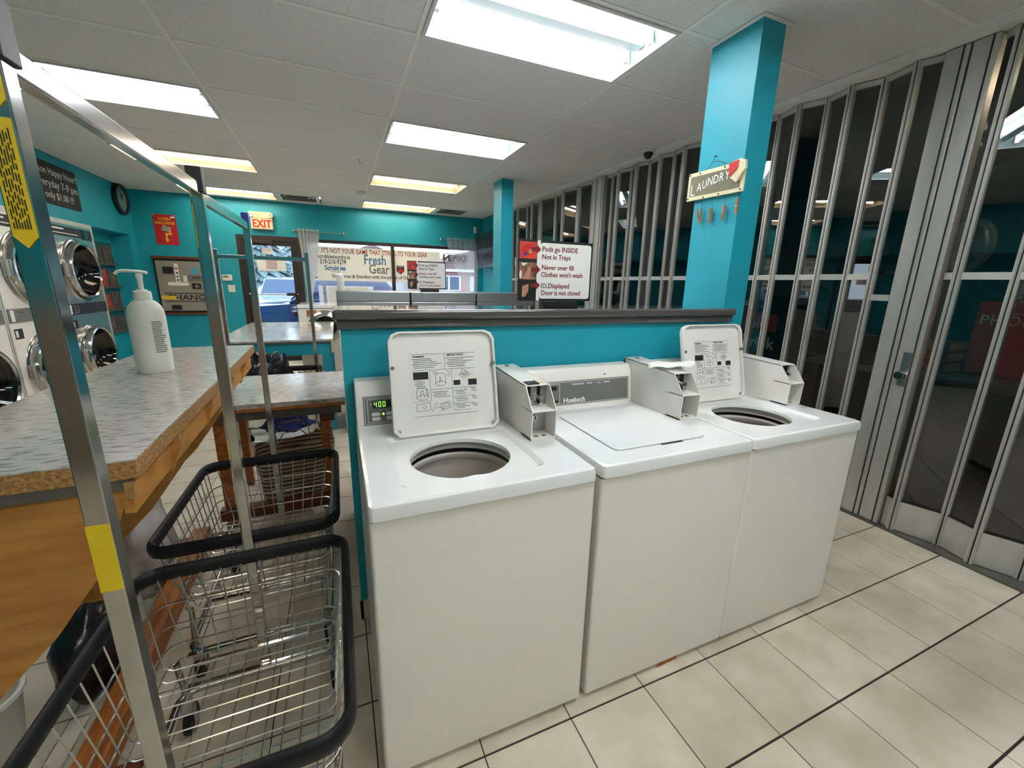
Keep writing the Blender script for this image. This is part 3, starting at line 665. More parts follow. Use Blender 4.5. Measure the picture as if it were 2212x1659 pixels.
mb.grid(crumple,10,8); pc_ = mb.build('paper_slip','paper',smooth=70,solid=.0008); pc_.location = (1.29,1.335,1.074); pc_.rotation_euler = (R(4),R(-3),R(-28))
tag(pc_,'crumpled white paper slip lying on the middle coin box','paper')
tag(MB().prism([(0,0),(.10,.004),(.085,.03),(.03,.022)],'z',0,.012).build('wood_chip','orange_wood',loc=(1.02,.935,0.001),bevel=.002),'red brown scrap on the floor under the middle washer','scrap')

# ------------------------------------------------------------------ island machines behind the divider
def front_loader(x0,y0,w,d,h,label,group,face=1,hood='white_top',edge='white_enamel',door=True,zc=None):
    """face=+1: door looks to +y (away from the camera), face=-1: door looks to -y"""
    t = thing('front_load_washer',label,'washing machine',(x0+w/2,y0+d/2,0),0 if face > 0 else pi,group)
    a,b = w/2,d/2
    MB().box(-a+.004,a-.004,-b,b-.03,.04,h-.05).build('cabinet','white_enamel',t,bevel=.008)
    MB().box(-a+.02,a-.02,-b+.02,b-.05,0,.04).build('plinth','dark_seam',t)
    MB().box(-a+.002,a-.002,-b,b,h-.05,h).build('top_panel',hood,t,bevel=.010)
    MB().box(-a+.01,a-.01,b-.03,b-.01,.18,h-.055).build('front_panel',edge,t,bevel=.01)
    if not zc: MB().box(-a+.03,a-.03,b-.012,b-.002,h-.20,h-.07).build('control_panel','panel_grey',t,bevel=.004)
    low = bool(zc); zc = zc or h*.52
    if door:
        dr = MB().lathe([(.14,.06),(.19,.055),(.215,.035),(.22,.0),(.2,-.01)],32,(0,b-.012,zc),axis='y').build('door','chrome',t,smooth=50)
        MB().lathe([(.001,.02),(.10,.025),(.142,.05)],28,(0,b-.012,zc),axis='y').build('door_glass','dryer_glass',dr,smooth=60)
        MB().box(.19,.235,b-.01,b+.035,zc-.03,zc+.03).build('latch','black',dr,bevel=.006)
    if low: return t
    MB().box(-a+.05,-a+.15,b-.011,b+.004,h-.19,h-.09).build('coin_acceptor','steel',t,bevel=.004)
    for k in range(3): MB().cyl((.02+k*.07,b-.004,h-.13),(.02+k*.07,b+.008,h-.13),.018,12).build('button','white_plastic',t,smooth=40)
    return t
nm = ['left','middle','right']
for k in range(3): front_loader(.03+k*.635,1.87,.63,.72,1.262,'white front-load washer behind the half wall, '+['left end of its row','middle of its row','right end beside the near pillar'][k],'front-load washers behind the half wall')
for k in range(3):
    t = front_loader(.0+k*.645,3.98,.64,.75,1.23,'taller steel-topped washer in the second row, '+['left end by the pump bottle','middle under the small sign','right end by the far pillar'][k],'steel-topped washers of the second row',hood='steel',edge='steel')
    MB().box(-.318,.318,-.375,.30,1.228,1.318).build('top_hood','steel',t,bevel=.006)
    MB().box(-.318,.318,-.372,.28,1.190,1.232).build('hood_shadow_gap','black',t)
t = front_loader(-.49,6.15,.66,.75,1.09,'large white front-load washer by the window with chrome porthole facing in','washer by the window',-1,zc=.80)
MB().box(.10,.22,.36,.368,.93,1.02).build('orange_label','orange_wood',t)

# pods signs
def pods_sign(x,y,z,label,sc=1.0):
    t = thing('instruction_sign',label,'sign',(x,y,z),0,'washer instruction signs'); t.scale = (sc,sc,sc)
    w,h,b = .375,.262,.028
    MB().box(.12,.30,-.02,.03,0,b).build('holder','black',t,bevel=.003)
    MB().box(0,w,0,.004,b,b+h).build('board','black',t)
    MB().prism([(u,v) for u,v in rrect(.105,w-.008,b+.010,b+h-.011,.012)],'y',-.0012,0).build('white_field','print_white',t)
    MB().box(.088,.104,-.0022,-.0012,b+.002,b+h-.002).build('clear_strip','print_white',t)
    z3 = [(b+.182,b+.252,'photo_red'),(b+.093,b+.166,'photo_mix'),(b+.014,b+.078,'machine_black')]
    for k,(a,c,m) in enumerate(z3):
        ph = MB().box(.004,.086,-.0014,0,a,c).build('picture',m,t)
        if k == 0: MB().disc((.045,-.0016,a+.037),.030,20,'y',.024).build('picture_detail','dark_red',ph); MB().disc((.055,-.0018,a+.03),.010,12,'y').build('picture_detail','skin_tone',ph); MB().disc((.030,-.0018,a+.018),.010,12,'y',.006).build('picture_detail','blue_cap',ph)
        if k == 1: MB().add([(.02,-.0017,a+.004),(.05,-.0017,a+.002),(.062,-.0017,a+.045),(.048,-.0017,a+.058),(.036,-.0017,a+.03)],[(0,1,2,3,4)]).build('picture_detail','skin_tone',ph); MB().disc((.010,-.0017,a+.02),.006,12,'y',.018).build('picture_detail','print_white',ph); MB().add([(.012,-.0017,a+.07),(.045,-.0017,a+.07),(.022,-.0017,a+.056)],[(0,1,2)]).build('picture_detail','print_white',ph)
        if k == 2: MB().add([(.018,-.0017,a+.004),(.034,-.0017,a+.004),(.05,-.0017,a+.03),(.05,-.0017,a+.06),(.020,-.0017,a+.05)],[(0,1,2,3,4)]).build('picture_detail','skin_tone',ph)
        zz = c-.030 if k < 2 else c-.01
        MB().prism([(.06,zz-.009),(.086,zz-.009),(.086,zz-.02),(.106,zz),(.086,zz+.02),(.086,zz+.009),(.06,zz+.009)],'y',-.0030,-.0023).build('arrow','ink_red',t)
    L = [('Pods go INSIDE',.203,.112),('Not in Trays',.170,.112),('Never over fill',.125,.112),('Clothes won\'t wash',.094,.110),('Displayed',.045,.148),('Door is not closed',.014,.113)]
    for body,v,u in L: text('lettering',body,.0300,'ink_red',t,(u,-.0016,b+v+.012),FY,bold=.0005,sx=.94 if len(body) < 16 else .90)
    text('lettering','EDL',.0300,'ink',t,(.110,-.0016,b+.057),FY,sx=.72)
    return t
pods_sign(.742,1.70,1.306,'larger instruction sign standing on the half wall cap'); pods_sign(.628,4.02,1.319,'smaller looking far instruction sign standing on the second row of washers',.97)

# pump bottles
def pump_bottle(loc,s,label,m='white_plastic',rz=0):
    t = thing('pump_bottle',label,'bottle',loc,rz); t.scale = (s,s,s)
    MB().lathe([(.001,0),(.058,0),(.063,.006),(.064,.05),(.064,.235),(.062,.262),(.054,.285),(.040,.302),(.030,.308),(.028,.312),(.001,.312)],32).build('body',m,t,smooth=50)
    MB().lathe([(.001,.345),(.026,.345),(.030,.342),(.031,.312),(.001,.312)],20).build('collar',m,t,smooth=40)
    MB().lathe([(.001,.352),(.018,.352),(.02,.345)],16).lathe([(.009,.352),(.0095,.39),(.012,.40),(.012,.418),(.001,.418)],14).build('pump_stem',m,t,smooth=40)
    MB().tube([(.028,0,.420),(0,0,.424),(-.05,0,.426),(-.068,0,.422),(-.078,0,.412)],(.010,.006),8).build('nozzle',m,t,smooth=60)
    return t
b = pump_bottle((-.752,2.23,1.0),1.0,'large white pump bottle of sanitizer on the near folding counter')
def lab_patch(t,a0,a1,z0,z1,m,nm,r=.0645,n=10):
    mb = MB(); mb.grid(lambda u,v:(r*cos(a0+(a1-a0)*u),r*sin(a0+(a1-a0)*u),z0+(z1-z0)*v),n,1); return mb.build(nm,m,t)
mb = MB()
for k in range(16):
    z = .09+k*.0085; a0 = R(-62); a1 = R(-62+random.uniform(26,44)); r = .0647
    mb.grid(lambda u,v:(r*cos(a0+(a1-a0)*u),r*sin(a0+(a1-a0)*u),z+.004*v),6,1)
mb.build('label_print','panel_grey',b)
mb = MB()
for k in range(7):
    z = .12+k*.014; a0 = R(190); a1 = R(206); r = .0647
    mb.grid(lambda u,v:(r*cos(a0+(a1-a0)*u),r*sin(a0+(a1-a0)*u),z+.006*v),4,1)
mb.build('label_print','panel_grey',b); mat('label_green',srgb(60,150,80),.5,nscale=10,namt=.05); lab_patch(b,R(190),R(212),.085,.1,'label_green','label_band',.0648)
pump_bottle((.045,4.12,1.319),.50,'small white pump bottle on the far steel-topped washer')

# ------------------------------------------------------------------ folding counter (near left)
t = thing('folding_counter','near folding counter, speckled grey top with raw particle-board edges','counter',(-.448,1.125,0),R(1.65))
L_,Wd = 1.88,.52
MB().box(-Wd,0,0,L_,.996,1.0).build('laminate_top','laminate',t)
MB().box(-Wd,0,.0,L_,.952,.996).build('top_board','particle',t,bevel=.003)
MB().box(-Wd,-.02,.004,.02,.928,.952).build('metal_strip','metal_strip',t)
MB().prism([(-.03,.945),(-.012,.945),(-.012,.905),(-.02,.90),(-.03,.91)],'y',.0,.014).build('edge_tab','particle',t)
MB().box(-.045,-.025,.02,L_-.02,.86,.952).build('apron','plywood',t); MB().box(-Wd+.02,-Wd+.04,.02,L_-.02,.86,.952).build('apron','plywood',t)
for yy in (.03,.66,1.27):
    MB().prism([(-.03,.94),(-.50,.94),(-.50,.26),(-.46,.29),(-.335,.445),(-.22,.565),(-.11,.72),(-.045,.88)],'y',yy,yy+.018).build('gusset','plywood',t)
    MB().box(-.515,-.44,yy+.018,yy+.09,.055,.95).build('leg','plywood',t,bevel=.004)
for yy in (.30,.72,1.15,1.5): MB().prism([(.0,.952),(.0,.93),(-.03,.84),(-.05,.84),(-.05,.952)],'y',yy,yy+.02).build('bracket','plywood',t)
MB().box(-.31,-.235,-.05,1.33,.015,.10).build('floor_stretcher','orange_wood',t,bevel=.005)
for yy in (.03,1.25): MB().box(-.515,-.16,yy+.02,yy+.08,.0,.055).build('foot_rail','brown_wood',t,bevel=.004)

# low table behind it
t = thing('low_table','low wooden table with speckled grey top between counter and washers','table',(-.33,2.86,0))
MB().box(-.36,.335,-.38,.40,.725,.75).build('table_top','laminate',t); MB().box(-.36,.333,-.384,.398,.706,.725).build('edge_board','orange_wood',t,bevel=.002)
MB().box(-.36,.31,-.36,-.335,.655,.706).build('apron','metal_strip',t); MB().box(-.36,.31,.33,.355,.655,.706).build('apron','metal_strip',t)
for x,y in ((.19,-.30),(.19,.26),(-.34,-.30),(-.34,.26)): MB().box(x,x+.045,y,y+.045,.0,.706).build('leg','orange_wood',t,bevel=.003)
MB().box(.19,.27,-.33,-.25,.60,.66).build('corner_block','brown_wood',t,bevel=.006)
MB().box(-.36,.24,-.33,-.27,.06,.13).build('stretcher','brown_wood',t,bevel=.004)

# far counter with teal frame
t = thing('teal_counter','far folding counter with pale top on a teal painted frame','counter',(-.53,5.03,0))
MB().box(-.46,.475,-.92,.90,.866,.885).build('counter_top','laminate_far',t,bevel=.003)
MB().box(-.46,.475,-.922,.902,.85,.866).build('edge_band','metal_strip',t)
MB().box(-.44,.455,-.90,-.875,.74,.85).build('apron','teal',t); MB().box(-.44,.455,.85,.875,.74,.85).build('apron','teal',t); MB().box(-.44,-.415,-.875,.85,.74,.85).build('apron','teal',t); MB().box(.43,.455,-.875,.85,.74,.85).build('apron','teal',t)
for x,y in ((.372,-.897),(.372,.787),(-.437,-.897),(-.437,.787)): MB().box(x,x+.08,y,y+.085,0,.849).build('leg','teal',t,bevel=.003)
MB().box(.455,.476,-.925,-.85,.76,.875).build('corner_plate','cream',t)
tag(MB().box(-.15,.15,-.1,.1,0,.30).build('storage_box','cream',bevel=.02,loc=(-.36,5.55,0)),'beige plastic box on the floor under the far end of the teal counter','box')

# ------------------------------------------------------------------ laundry carts
def cart(loc, rz, label, rim_z=.55, sx=.57, sy=.70, pole_y=.355, top=1.665, caps=('black','black'), sticker=(), band=(), dark=False, ext=0):
    t = thing('laundry_cart',label,'laundry cart',loc,rz,'chrome laundry carts')
    a,b = sx/2,sy/2; zb = rim_z-.27
    def rr(i,z,r=.06,n=5): return [(u,v,z) for u,v in rrect(-a+i,a-i,-b+i,b-i,r,n)]
    # black rim
    mb = MB(); mb.tube(rr(.008,rim_z),(.013,.024),8,True); mb.build('bumper_rim','black_rubber',t,smooth=60)
    # wire basket
    mb = MB(); wr = .0022
    def ringpts(f): i = .02+.035*f; z = rim_z-.02-(rim_z-.02-zb)*f; return rr(i,z,.06-.02*f)
    for f in (.28,.55,.8,1.0): mb.tube(ringpts(f),wr*1.2,5,True)
    nx,ny = 11,14; iT,iB = .02,.055
    for k in range(1,nx):
        x = -a+sx*k/nx; k2 = (a-iB)/a
        pts = [(x,-b+iT,rim_z-.01),(x*k2,-b+iB,zb+.02),(x*k2,-b+iB+.02,zb),(x*k2,b-iB-.02,zb),(x*k2,b-iB,zb+.02),(x,b-iT,rim_z-.01)]
        mb.tube(pts,wr,4)
    for k in range(1,ny):
        y = -b+sy*k/ny; k2 = (b-iB)/b
        pts = [(-a+iT,y,rim_z-.01),(-a+iB,y*k2,zb+.02),(-a+iB+.02,y*k2,zb+.003),(a-iB-.02,y*k2,zb+.003),(a-iB,y*k2,zb+.02),(a-iT,y,rim_z-.01)]
        mb.tube(pts,wr,4)
    mb.build('wire_basket','black' if dark else 'wire_chrome',t,smooth=60)
    for s_ in (-1,1):
        o = MB().box(-a*.55,a*.55,-.010,.010,zb-.004,zb+.001).build('support_strip','chrome',t,bevel=.002); o.location = (0,s_*(b-.09),0)
    # base frame: tubes and casters
    zf = .135; mb = MB(); mb.tube([(u,v,zf) for u,v in rrect(-a+.06,a-.06,-b+.03,b-.03,.05,5)],.011,8,True)
    mb.build('base_frame','chrome',t,smooth=60)
    for x in (-a+.075,a-.075):
        MB().cyl((x,-b+.05,zf),(x,-b+.07,zb),.009,8).build('upright','chrome',t,smooth=60); MB().cyl((x,b-.05,zf),(x,b-.07,zb),.009,8).build('upright','chrome',t,smooth=60)
        for y in (-b+.06,b-.06):
            c = MB().box(x-.014,x+.014,y-.016,y+.016,.085,zf).build('caster','steel',t,bevel=.003)
            MB().cyl((x-.011,y+.012,.045),(x+.011,y+.012,.045),.045,18).build('wheel','black_rubber',c,smooth=40,bevel=.004)
            MB().box(x-.015,x-.012,y-.006,y+.02,.03,.1).build('fork','steel',c); MB().box(x+.012,x+.015,y-.006,y+.02,.03,.1).build('fork','steel',c)
    for s_ in (-1,1):
        MB().bar((-a+.06,s_*pole_y*.93,zf),(a-.06,s_*pole_y*.93,zf),.02,.008).build('cross_strip','chrome',t)
        p = MB().box(-.0125,.0125,-.0125,.0125,zf-.02,top).build('pole','chrome',t,bevel=.002); p.location = (0,s_*(pole_y),0)
        ck = caps[0 if s_ < 0 else 1]; ch = .017 if ck == 'black' else .0135
        MB().box(-ch,ch,-ch,ch,top-(.05 if ck == 'black' else .035),top+.012).build('pole_cap',ck,p,bevel=.003)
        MB().cyl((.0125,0,rim_z),(.018,0,rim_z),.006,8).build('bolt','steel',p)
        MB().cyl((0,-s_*.0125,top-.045),(0,-s_*.03,top-.045),.006,8).build('bolt','steel',p)
        for (ps,z0,z1,face) in sticker:
            if ps == s_:
                st = MB().prism([(-.0100,z0+.012),(0,z0),(.0100,z0+.012),(.0100,z1),(-.0100,z1)],'y',-.0140,-.0128).build('yellow_label','pole_yellow',p)
                mb = MB()
                for cu in (-.0072,-.0050,-.0028,-.0006,.0016,.0038,.0060):
                    z = z0+.02
                    while z < z1-.012: e = z+random.uniform(.006,.016); mb.box(cu,cu+.0009,-.0146,-.0141,z,min(e,z1-.006)); z = e+.0035
                mb.build('label_print','ink',st)
        for (ps,z0,z1) in band:
            if ps == s_: MB().box(-.0122,.0122,-.0133,-.0124,z0,z1).build('yellow_band','pole_yellow',p)  # yellow strip on the front face of the pole only
    MB().box(-.010,.010,-pole_y+.012,pole_y-.012,top-.055,top-.025).build('hanging_bar','chrome',t,bevel=.003)
    return t
cart((-.31,1.015,0),0,'nearest chrome laundry cart with black-rimmed wire basket and hanging bar',caps=('black','black'),sticker=((-1,1.43,1.56,0),(-1,1.565,1.63,0)),band=((-1,.985,1.085),))
cart((-.335,1.815,0),0,'second chrome laundry cart behind the nearest, blue pole caps',caps=('blue_cap','blue_cap'),sticker=((-1,1.475,1.60,0),(-1,1.605,1.64,0)),band=((-1,.845,.91),))
cart((-.50,4.0-.20,0),pi/2,'far laundry cart in front of the teal counter holding a black bag',rim_z=.64,sx=.50,sy=.68,pole_y=.305,top=1.605,caps=('chrome','chrome'),dark=True)
def blob(name, loc, r, m, label, cat, seed=0, amp=.18, sc=2.2):
    mb = MB(); nu,nv = 28,18
    def fn(u,v):
        th = 2*pi*u; ph = pi*v; d = Vector((sin(ph)*cos(th),sin(ph)*sin(th),cos(ph)))
        k = 1+amp*noise.noise(d*sc+Vector((seed,0,0)))*1.6+amp*.4*noise.noise(d*sc*3+Vector((0,seed,0)))
        z = d.z*r[2]*k+r[2]
        return (d.x*r[0]*k,d.y*r[1]*k,max(z,0))
    mb.grid(fn,nu,nv); o = mb.build(name,m,smooth=80,loc=loc); return tag(o,label,cat)
blob('rubbish_bag',(-.58,3.80,.378),(.19,.15,.22),'bag_black','shiny black plastic bag in the far cart basket','bag',3,.34,3.4)
blob('blue_cloth',(-.46,3.80,.148),(.19,.14,.06),'cloth_blue','dark blue cloth lying on the base of the far cart','cloth',5)
blob('white_sack',(-.865,2.12,0),(.085,.16,.25),'cloth_white','crumpled whitish sack on the floor under the near counter','sack',8)
blob('dark_sack',(-.865,1.61,0),(.075,.13,.16),'bag_black','black plastic sack on the floor under the near counter','sack',11)
t = thing('white_bin','white open bin under the near end of the folding counter','bin',(-1.0,1.37,0)); t.scale = (.72,.72,.72)
MB().lathe([(.001,.004),(.09,.004),(.13,.36),(.135,.365),(.135,.37),(.125,.37),(.085,.012),(.001,.012)],24).build('body','white_plastic',t,smooth=40); MB().lathe([(.134,.35),(.142,.355),(.142,.372),(.13,.374)],24).build('rim','white_plastic',t,smooth=40)
# striped tote
t = thing('striped_tote','beige and brown striped tote bag standing on the floor behind the carts','tote bag',(-.31,2.80,0),R(8))
mb = MB(); n = 40
def tote(f):
    z = .40*f; out = []
    for k in range(n):
        th = 2*pi*k/n; c_,s_ = cos(th),sin(th); e = .55
        x = math.copysign(abs(c_)**e,c_)*(.20+.03*f); y = math.copysign(abs(s_)**e,s_)*(.11+.02*f)
        q = 1+.05*noise.noise(Vector((c_*2,s_*2,f*3)))
        out.append((x*q,y*q,z+(.03*(x/.23)+.015*sin(3*th))*f))
    return out
rings = [tote(k/8) for k in range(9)]; inner = [[(x*.96,y*.94,z-.002) for x,y,z in r_] for r_ in rings[::-1]]
allr = rings+inner[:8]; vs = sum(allr,[]); mb.add(vs,[(i*n+k,i*n+(k+1)%n,(i+1)*n+(k+1)%n,(i+1)*n+k) for i in range(len(allr)-1) for k in range(n)]+[tuple(range(n))])
mb.build('bag_body','striped_cloth',t,smooth=60)
for s_ in (-1,1): MB().tube([(-.10,s_*.125,.34),(-.105,s_*.12,.43),(-.06,s_*.11,.50),(.03,s_*.10,.51),(.09,s_*.12,.45),(.10,s_*.128,.36)],(.012,.003),6).build('handle','striped_cloth',t,smooth=60)

# ------------------------------------------------------------------ stacked dryers on the left
def dryer(y0, label, front, w=.85):
    t = thing('stacked_dryer',label,'dryer',(-2.55,y0,0),0,'stacked tumble dryers')
    MB().box(-.74,-.30,.004,w-.004,0,1.955).box(-.30,-.02,.004,.02,0,1.955).box(-.30,-.02,w-.02,w-.004,0,1.955).box(-.30,-.02,.02,w-.02,1.90,1.955).build('cabinet','steel',t)
    fp = MB().frame([(.004,.10),(w-.004,.10),(w-.004,1.92),(.004,1.92)],[(w/2+.315*cos(2*pi*k/32),1.455+.315*sin(2*pi*k/32)) for k in range(32)],'x',-.02,0); fp.v = []; fp.f = []
    def hole_(zc): return [(w/2+.315*cos(2*pi*k/32),zc+.315*sin(2*pi*k/32)) for k in range(32)]
    fp.frame([(.004,1.0),(w-.004,1.0),(w-.004,1.92),(.004,1.92)],hole_(1.455),'x',-.02,0).frame([(.004,.10),(w-.004,.10),(w-.004,1.0),(.004,1.0)],hole_(.56),'x',-.02,0)
    fp.build('front_panel',front,t)
    MB().box(-.02,.004,.0,w,1.92,1.965).build('top_trim','aluminium',t); MB().box(-.02,.006,w-.02,w,.1,1.92).build('side_trim','aluminium',t,bevel=.003); MB().box(-.02,.006,0,.012,.1,1.92).build('side_trim','aluminium',t)
    MB().box(0,.006,.03,w*.70,1.80,1.895).build('header_plate','black',t); MB().box(0,.006,w*.72,w-.05,1.79,1.895).build('coin_plate','screen',t)
    MB().box(.0062,.007,.06,w*.32,1.862,1.876).build('lettering_line','print_white',t); MB().box(.0062,.007,.06,w*.6,1.822,1.830).build('lettering_line','print_white',t)
    for q in range(3): MB().box(.0062,.0075,w*.8,w*.84,1.81+q*.024,1.823+q*.024).build('keypad_key','panel_grey',t)
    pb = MB().box(0,.010,.03,w-.03,1.0,1.115).build('control_band','black' if front == 'steel' else 'panel_grey',t,bevel=.003)
    MB().box(.010,.012,.05,.09,1.01,1.105).build('price_label','print_white',pb)
    mb = MB()
    for k in range(2):
        y = .12+k*.05
        mb.tube([(.0105,y,1.02),(.0105,y+.035,1.02),(.0105,y+.045,1.04),(.0105,y+.035,1.055),(.0105,y+.045,1.07),(.0105,y+.035,1.09),(.0105,y,1.09)],.004,4)
    mb.build('band_graphic','panel_grey',pb)
    MB().box(.0,.004,.06,.16,.86,.945).build('coin_return','black',t); MB().box(.002,.006,.065,.095,.875,.93).build('return_plate','white_plastic',t)
    for zc in (1.455,.56):
        dr = MB().lathe([(.262,.060),(.275,.072),(.292,.068),(.302,.045),(.306,.012),(.325,.006),(.33,0)],44,(0,w/2,zc),axis='x').build('door','chrome',t,smooth=50)
        MB().lathe([(.001,-.10),(.16,-.09),(.22,-.04),(.262,.060)],36,(0,w/2,zc),axis='x').build('door_glass','dryer_glass',dr,smooth=60)
        MB().lathe([(.001,-.28),(.29,-.27),(.31,-.02)],30,(0,w/2,zc),axis='x').build('drum','tub_steel',dr,smooth=50)
        MB().box(.02,.075,.07,.10,zc-.07,zc+.07).build('door_handle','chrome',dr,bevel=.006)
    MB().box(.0,.003,.012,.09,1.13,1.20).build('notice','paper',t)
    MB().box(-.02,-.005,.01,w-.01,.0,.10).build('toe_kick','dark_seam',t)
for k,(y0,lab,fr) in enumerate(((5.655,'steel stacked dryer at the right end of the dryer row','steel'),(4.80,'white stacked dryer second from the right, partly behind the cart pole','white_enamel'),(3.945,'white stacked dryer at the left edge of view','white_enamel'))): dryer(y0,lab,fr)

# wall things on the left and back
t = thing('chalkboard','small black chalkboard with handwriting high on the left wall','chalkboard',(XL,6.39,2.14))
MB().box(0,.012,-.40,.40,0,.42).build('board','chalkboard',t)
for body,z,s_ in (("Jetson Happy Hour!!",.30,.098),("Everyday 7-9 pm",.175,.112),("only $1.00 !!!",.06,.10)):
    text('chalk_lettering',body,s_,'chalk',t,(.013,0,z),FX,align='CENTER',sx=1.0)
t = thing('wall_clock','round black wall clock in the corner of the left wall','clock',(XL,7.86,2.46))
MB().lathe([(.001,.0),(.19,0),(.205,.03),(.20,.055),(.165,.055),(.155,.035)],36,axis='x').build('case','black',t,smooth=50); MB().lathe([(.001,.034),(.158,.034)],30,axis='x').build('face','clock_face',t)
MB().bar((.038,0,0),(.038,.05,.07),.006,.004).build('hour_hand','black',t); MB().bar((.040,0,0),(.040,-.02,.125),.004,.004).build('minute_hand','black',t)
t = thing('leaflet_rack','wall rack of dark leaflets in the recess beside the dryers','leaflet rack',(-2.93,7.0,.62))
for k in range(4):
    z = k*.31
    MB().box(0,.05,0,.92,z,z+.03).build('shelf','metal_strip',t)
    for q in range(3):
        m = 'leaflet_red' if k in (1,2) and q < 2 else 'leaflet'
        MB().prism([(.008,z+.03),(.024,z+.03),(.014,z+.23+.03*((q+k)%2)),(.004,z+.23+.03*((q+k)%2))],'y',.02+q*.30,.29+q*.30).build('leaflet',m,t)
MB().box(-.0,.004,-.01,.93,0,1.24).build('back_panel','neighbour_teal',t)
t = thing('price_card','small white price cards clipped beside the dryers','card',(-2.80,6.62,1.0)); MB().box(0,.004,0,.16,.0,.14).build('card','paper',t); MB().box(.004,.006,.01,.14,-.12,-.02).build('card','paper',t)
t = thing('coin_machine_poster','red poster with yellow letters and a zigzag arrow above the change machine','poster',(-2.33,YB,1.895))
MB().box(-.142,.142,-.004,0,0,.44).build('sheet','red',t)
text('lettering','COIN',.060,'yellow',t,(0,-.0046,.355),FY,'CENTER',bold=.0015,sx=1.05); text('lettering','MACHINE',.056,'yellow',t,(0,-.0046,.298),FY,'CENTER',bold=.0015,sx=.98)
for u,v in ((-.012,.262),(.035,.245),(-.025,.222),(.02,.215)): MB().disc((u,-.0048-.0003*(u+v),v),.030,18,'y',.022).build('coin_picture','galvanised',t)
MB().add([(.05,-.0052,.235),(.068,-.0052,.15),(.012,-.0052,.145),(.004,-.0052,.09),(.024,-.0052,.085),(-.004,-.0052,.03),(-.028,-.0052,.095),(-.012,-.0052,.095),(-.018,-.0052,.175),(.03,-.0052,.172)],[(0,1,2,3,4,5,6,7,8,9)]).build('arrow','yellow',t)
MB().disc((.105,-.0048,.405),.03,14,'y',.015).build('logo_spot','print_white',t)
for u in (-.13,.13): MB().cyl((u,-.01,.43),(u,-.003,.43),.006,8).build('pin','white_plastic',t)
t = thing('change_machine','grey coin change machine in a black and wood surround on the back wall','change machine',(-2.20,YB,.885))
MB().box(-.345,.40,-.06,0,-.02,.80).build('surround','black',t); MB().box(-.355,.41,-.075,0,.80,.84).build('wood_rail','brown_wood',t,bevel=.004); MB().box(-.355,.41,-.075,0,-.05,-.02).build('wood_rail','brown_wood',t,bevel=.004)
fc = MB().box(-.315,.375,-.085,-.05,.01,.77).build('face_plate','changer_grey',t,bevel=.004)
f0 = -.0855
MB().box(-.23,-.10,f0-.02,f0,.58,.68).build('bill_slot','black',t,bevel=.004); MB().box(-.085,-.035,f0-.003,f0,.44,.73).build('price_strip','print_white',t); MB().box(-.075,-.045,f0-.004,f0-.003,.645,.67).build('strip_mark','red',t)
for k in range(3): MB().box(-.07,-.045,f0-.004,f0-.003,.47+k*.055,.495+k*.055).build('strip_mark','ink',t)
MB().box(.12,.21,f0-.003,f0,.58,.67).build('blue_sticker','sticker_blue',t); MB().box(.07,.30,f0-.004,f0,.47,.56).build('card_slot_plate','panel_grey',t); MB().box(.13,.23,f0-.008,f0-.004,.515,.53).build('card_slot','ink',t)
MB().box(-.19,.07,f0-.003,f0,.40,.45).build('white_strip','print_white',t); MB().box(.01,.06,f0-.003,f0,.46,.55).build('white_tag','paper',t)
MB().box(.11,.23,f0-.012,f0,.35,.44).build('coin_slot_bezel','black',t,bevel=.004); MB().lathe([(.001,-.02),(.025,-.02),(.04,0)],4,(.17,f0-.012,.39),axis='y').build('coin_slot','steel',t)
for z in (.15,.275): MB().box(-.26,.37,f0-.003,f0,z,z+.012).build('stripe','ink',t)
text('lettering','CHANGE',.118,'ink',t,(-.245,f0-.001,.178),FY,bold=.002,sx=1.20)
MB().prism([(-.31,.215),(-.285,.245),(-.12,.24),(-.12,.18),(-.285,.185)],'y',f0-.005,f0-.002).build('yellow_arrow','yellow',t)
MB().prism(rrect(-.20,-.06,.02,.105,.02),'y',f0-.006,f0).build('coin_tray_frame','metal_strip',t); MB().prism(rrect(-.185,-.075,.035,.095,.015),'y',f0-.008,f0-.005).build('coin_tray','black',t)
for u,v in ((.33,.69),(.33,.06)): MB().cyl((u,f0-.008,v),(u,f0,v),.016,12).build('lock','steel',t)
t = thing('exit_sign','cream emergency exit sign with two round lamps above the door','exit sign',(-1.03,YB,2.205))
MB().box(-.155,.155,-.07,0,0,.17).build('sign_box','cream',t,bevel=.004); MB().prism(rrect(-.175,.165,.165,.265,.03),'y',-.075,0).build('battery_case','cream',t,bevel=.006)
for u in (-.145,.135): 
    l_ = MB().lathe([(.001,-.09),(.025,-.095),(.036,-.10),(.04,-.06)],16,(u,0,.215),axis='y').build('emergency_lamp','white_plastic',t,smooth=50); MB().disc((u,-.1005,.215),.020,12,'y').build('lamp_lens','galvanised',l_)
text('lettering','EXIT',.165,'red',t,(0,-.0708,.028),FY,'CENTER',bold=.005,sx=.80)
t = thing('thermostat','small white thermostat on the back wall left of the door','thermostat',(-1.62,YB,1.37)); MB().box(-.07,.07,-.03,0,0,.10).build('housing','white_plastic',t,bevel=.015,seg=3); MB().box(-.05,.02,-.032,-.03,.055,.085).build('display','panel_grey',t)
t = thing('light_switch','white light switch plate under the thermostat','switch',(-1.58,YB,1.19)); MB().box(-.05,.05,-.008,0,0,.115).build('plate','white_plastic',t,bevel=.003); 
for u in (-.022,.022): MB().box(u-.006,u+.006,-.016,-.008,.045,.068).build('toggle','white_plastic',t)
t = thing('motion_sensor','small white motion sensor in the far right corner of the back wall','sensor',(2.62,YB,2.38)); MB().box(-.03,.03,-.05,0,0,.12).build('housing','white_plastic',t,bevel=.012); MB().box(-.02,.02,-.053,-.05,.02,.07).build('lens','paper',t)
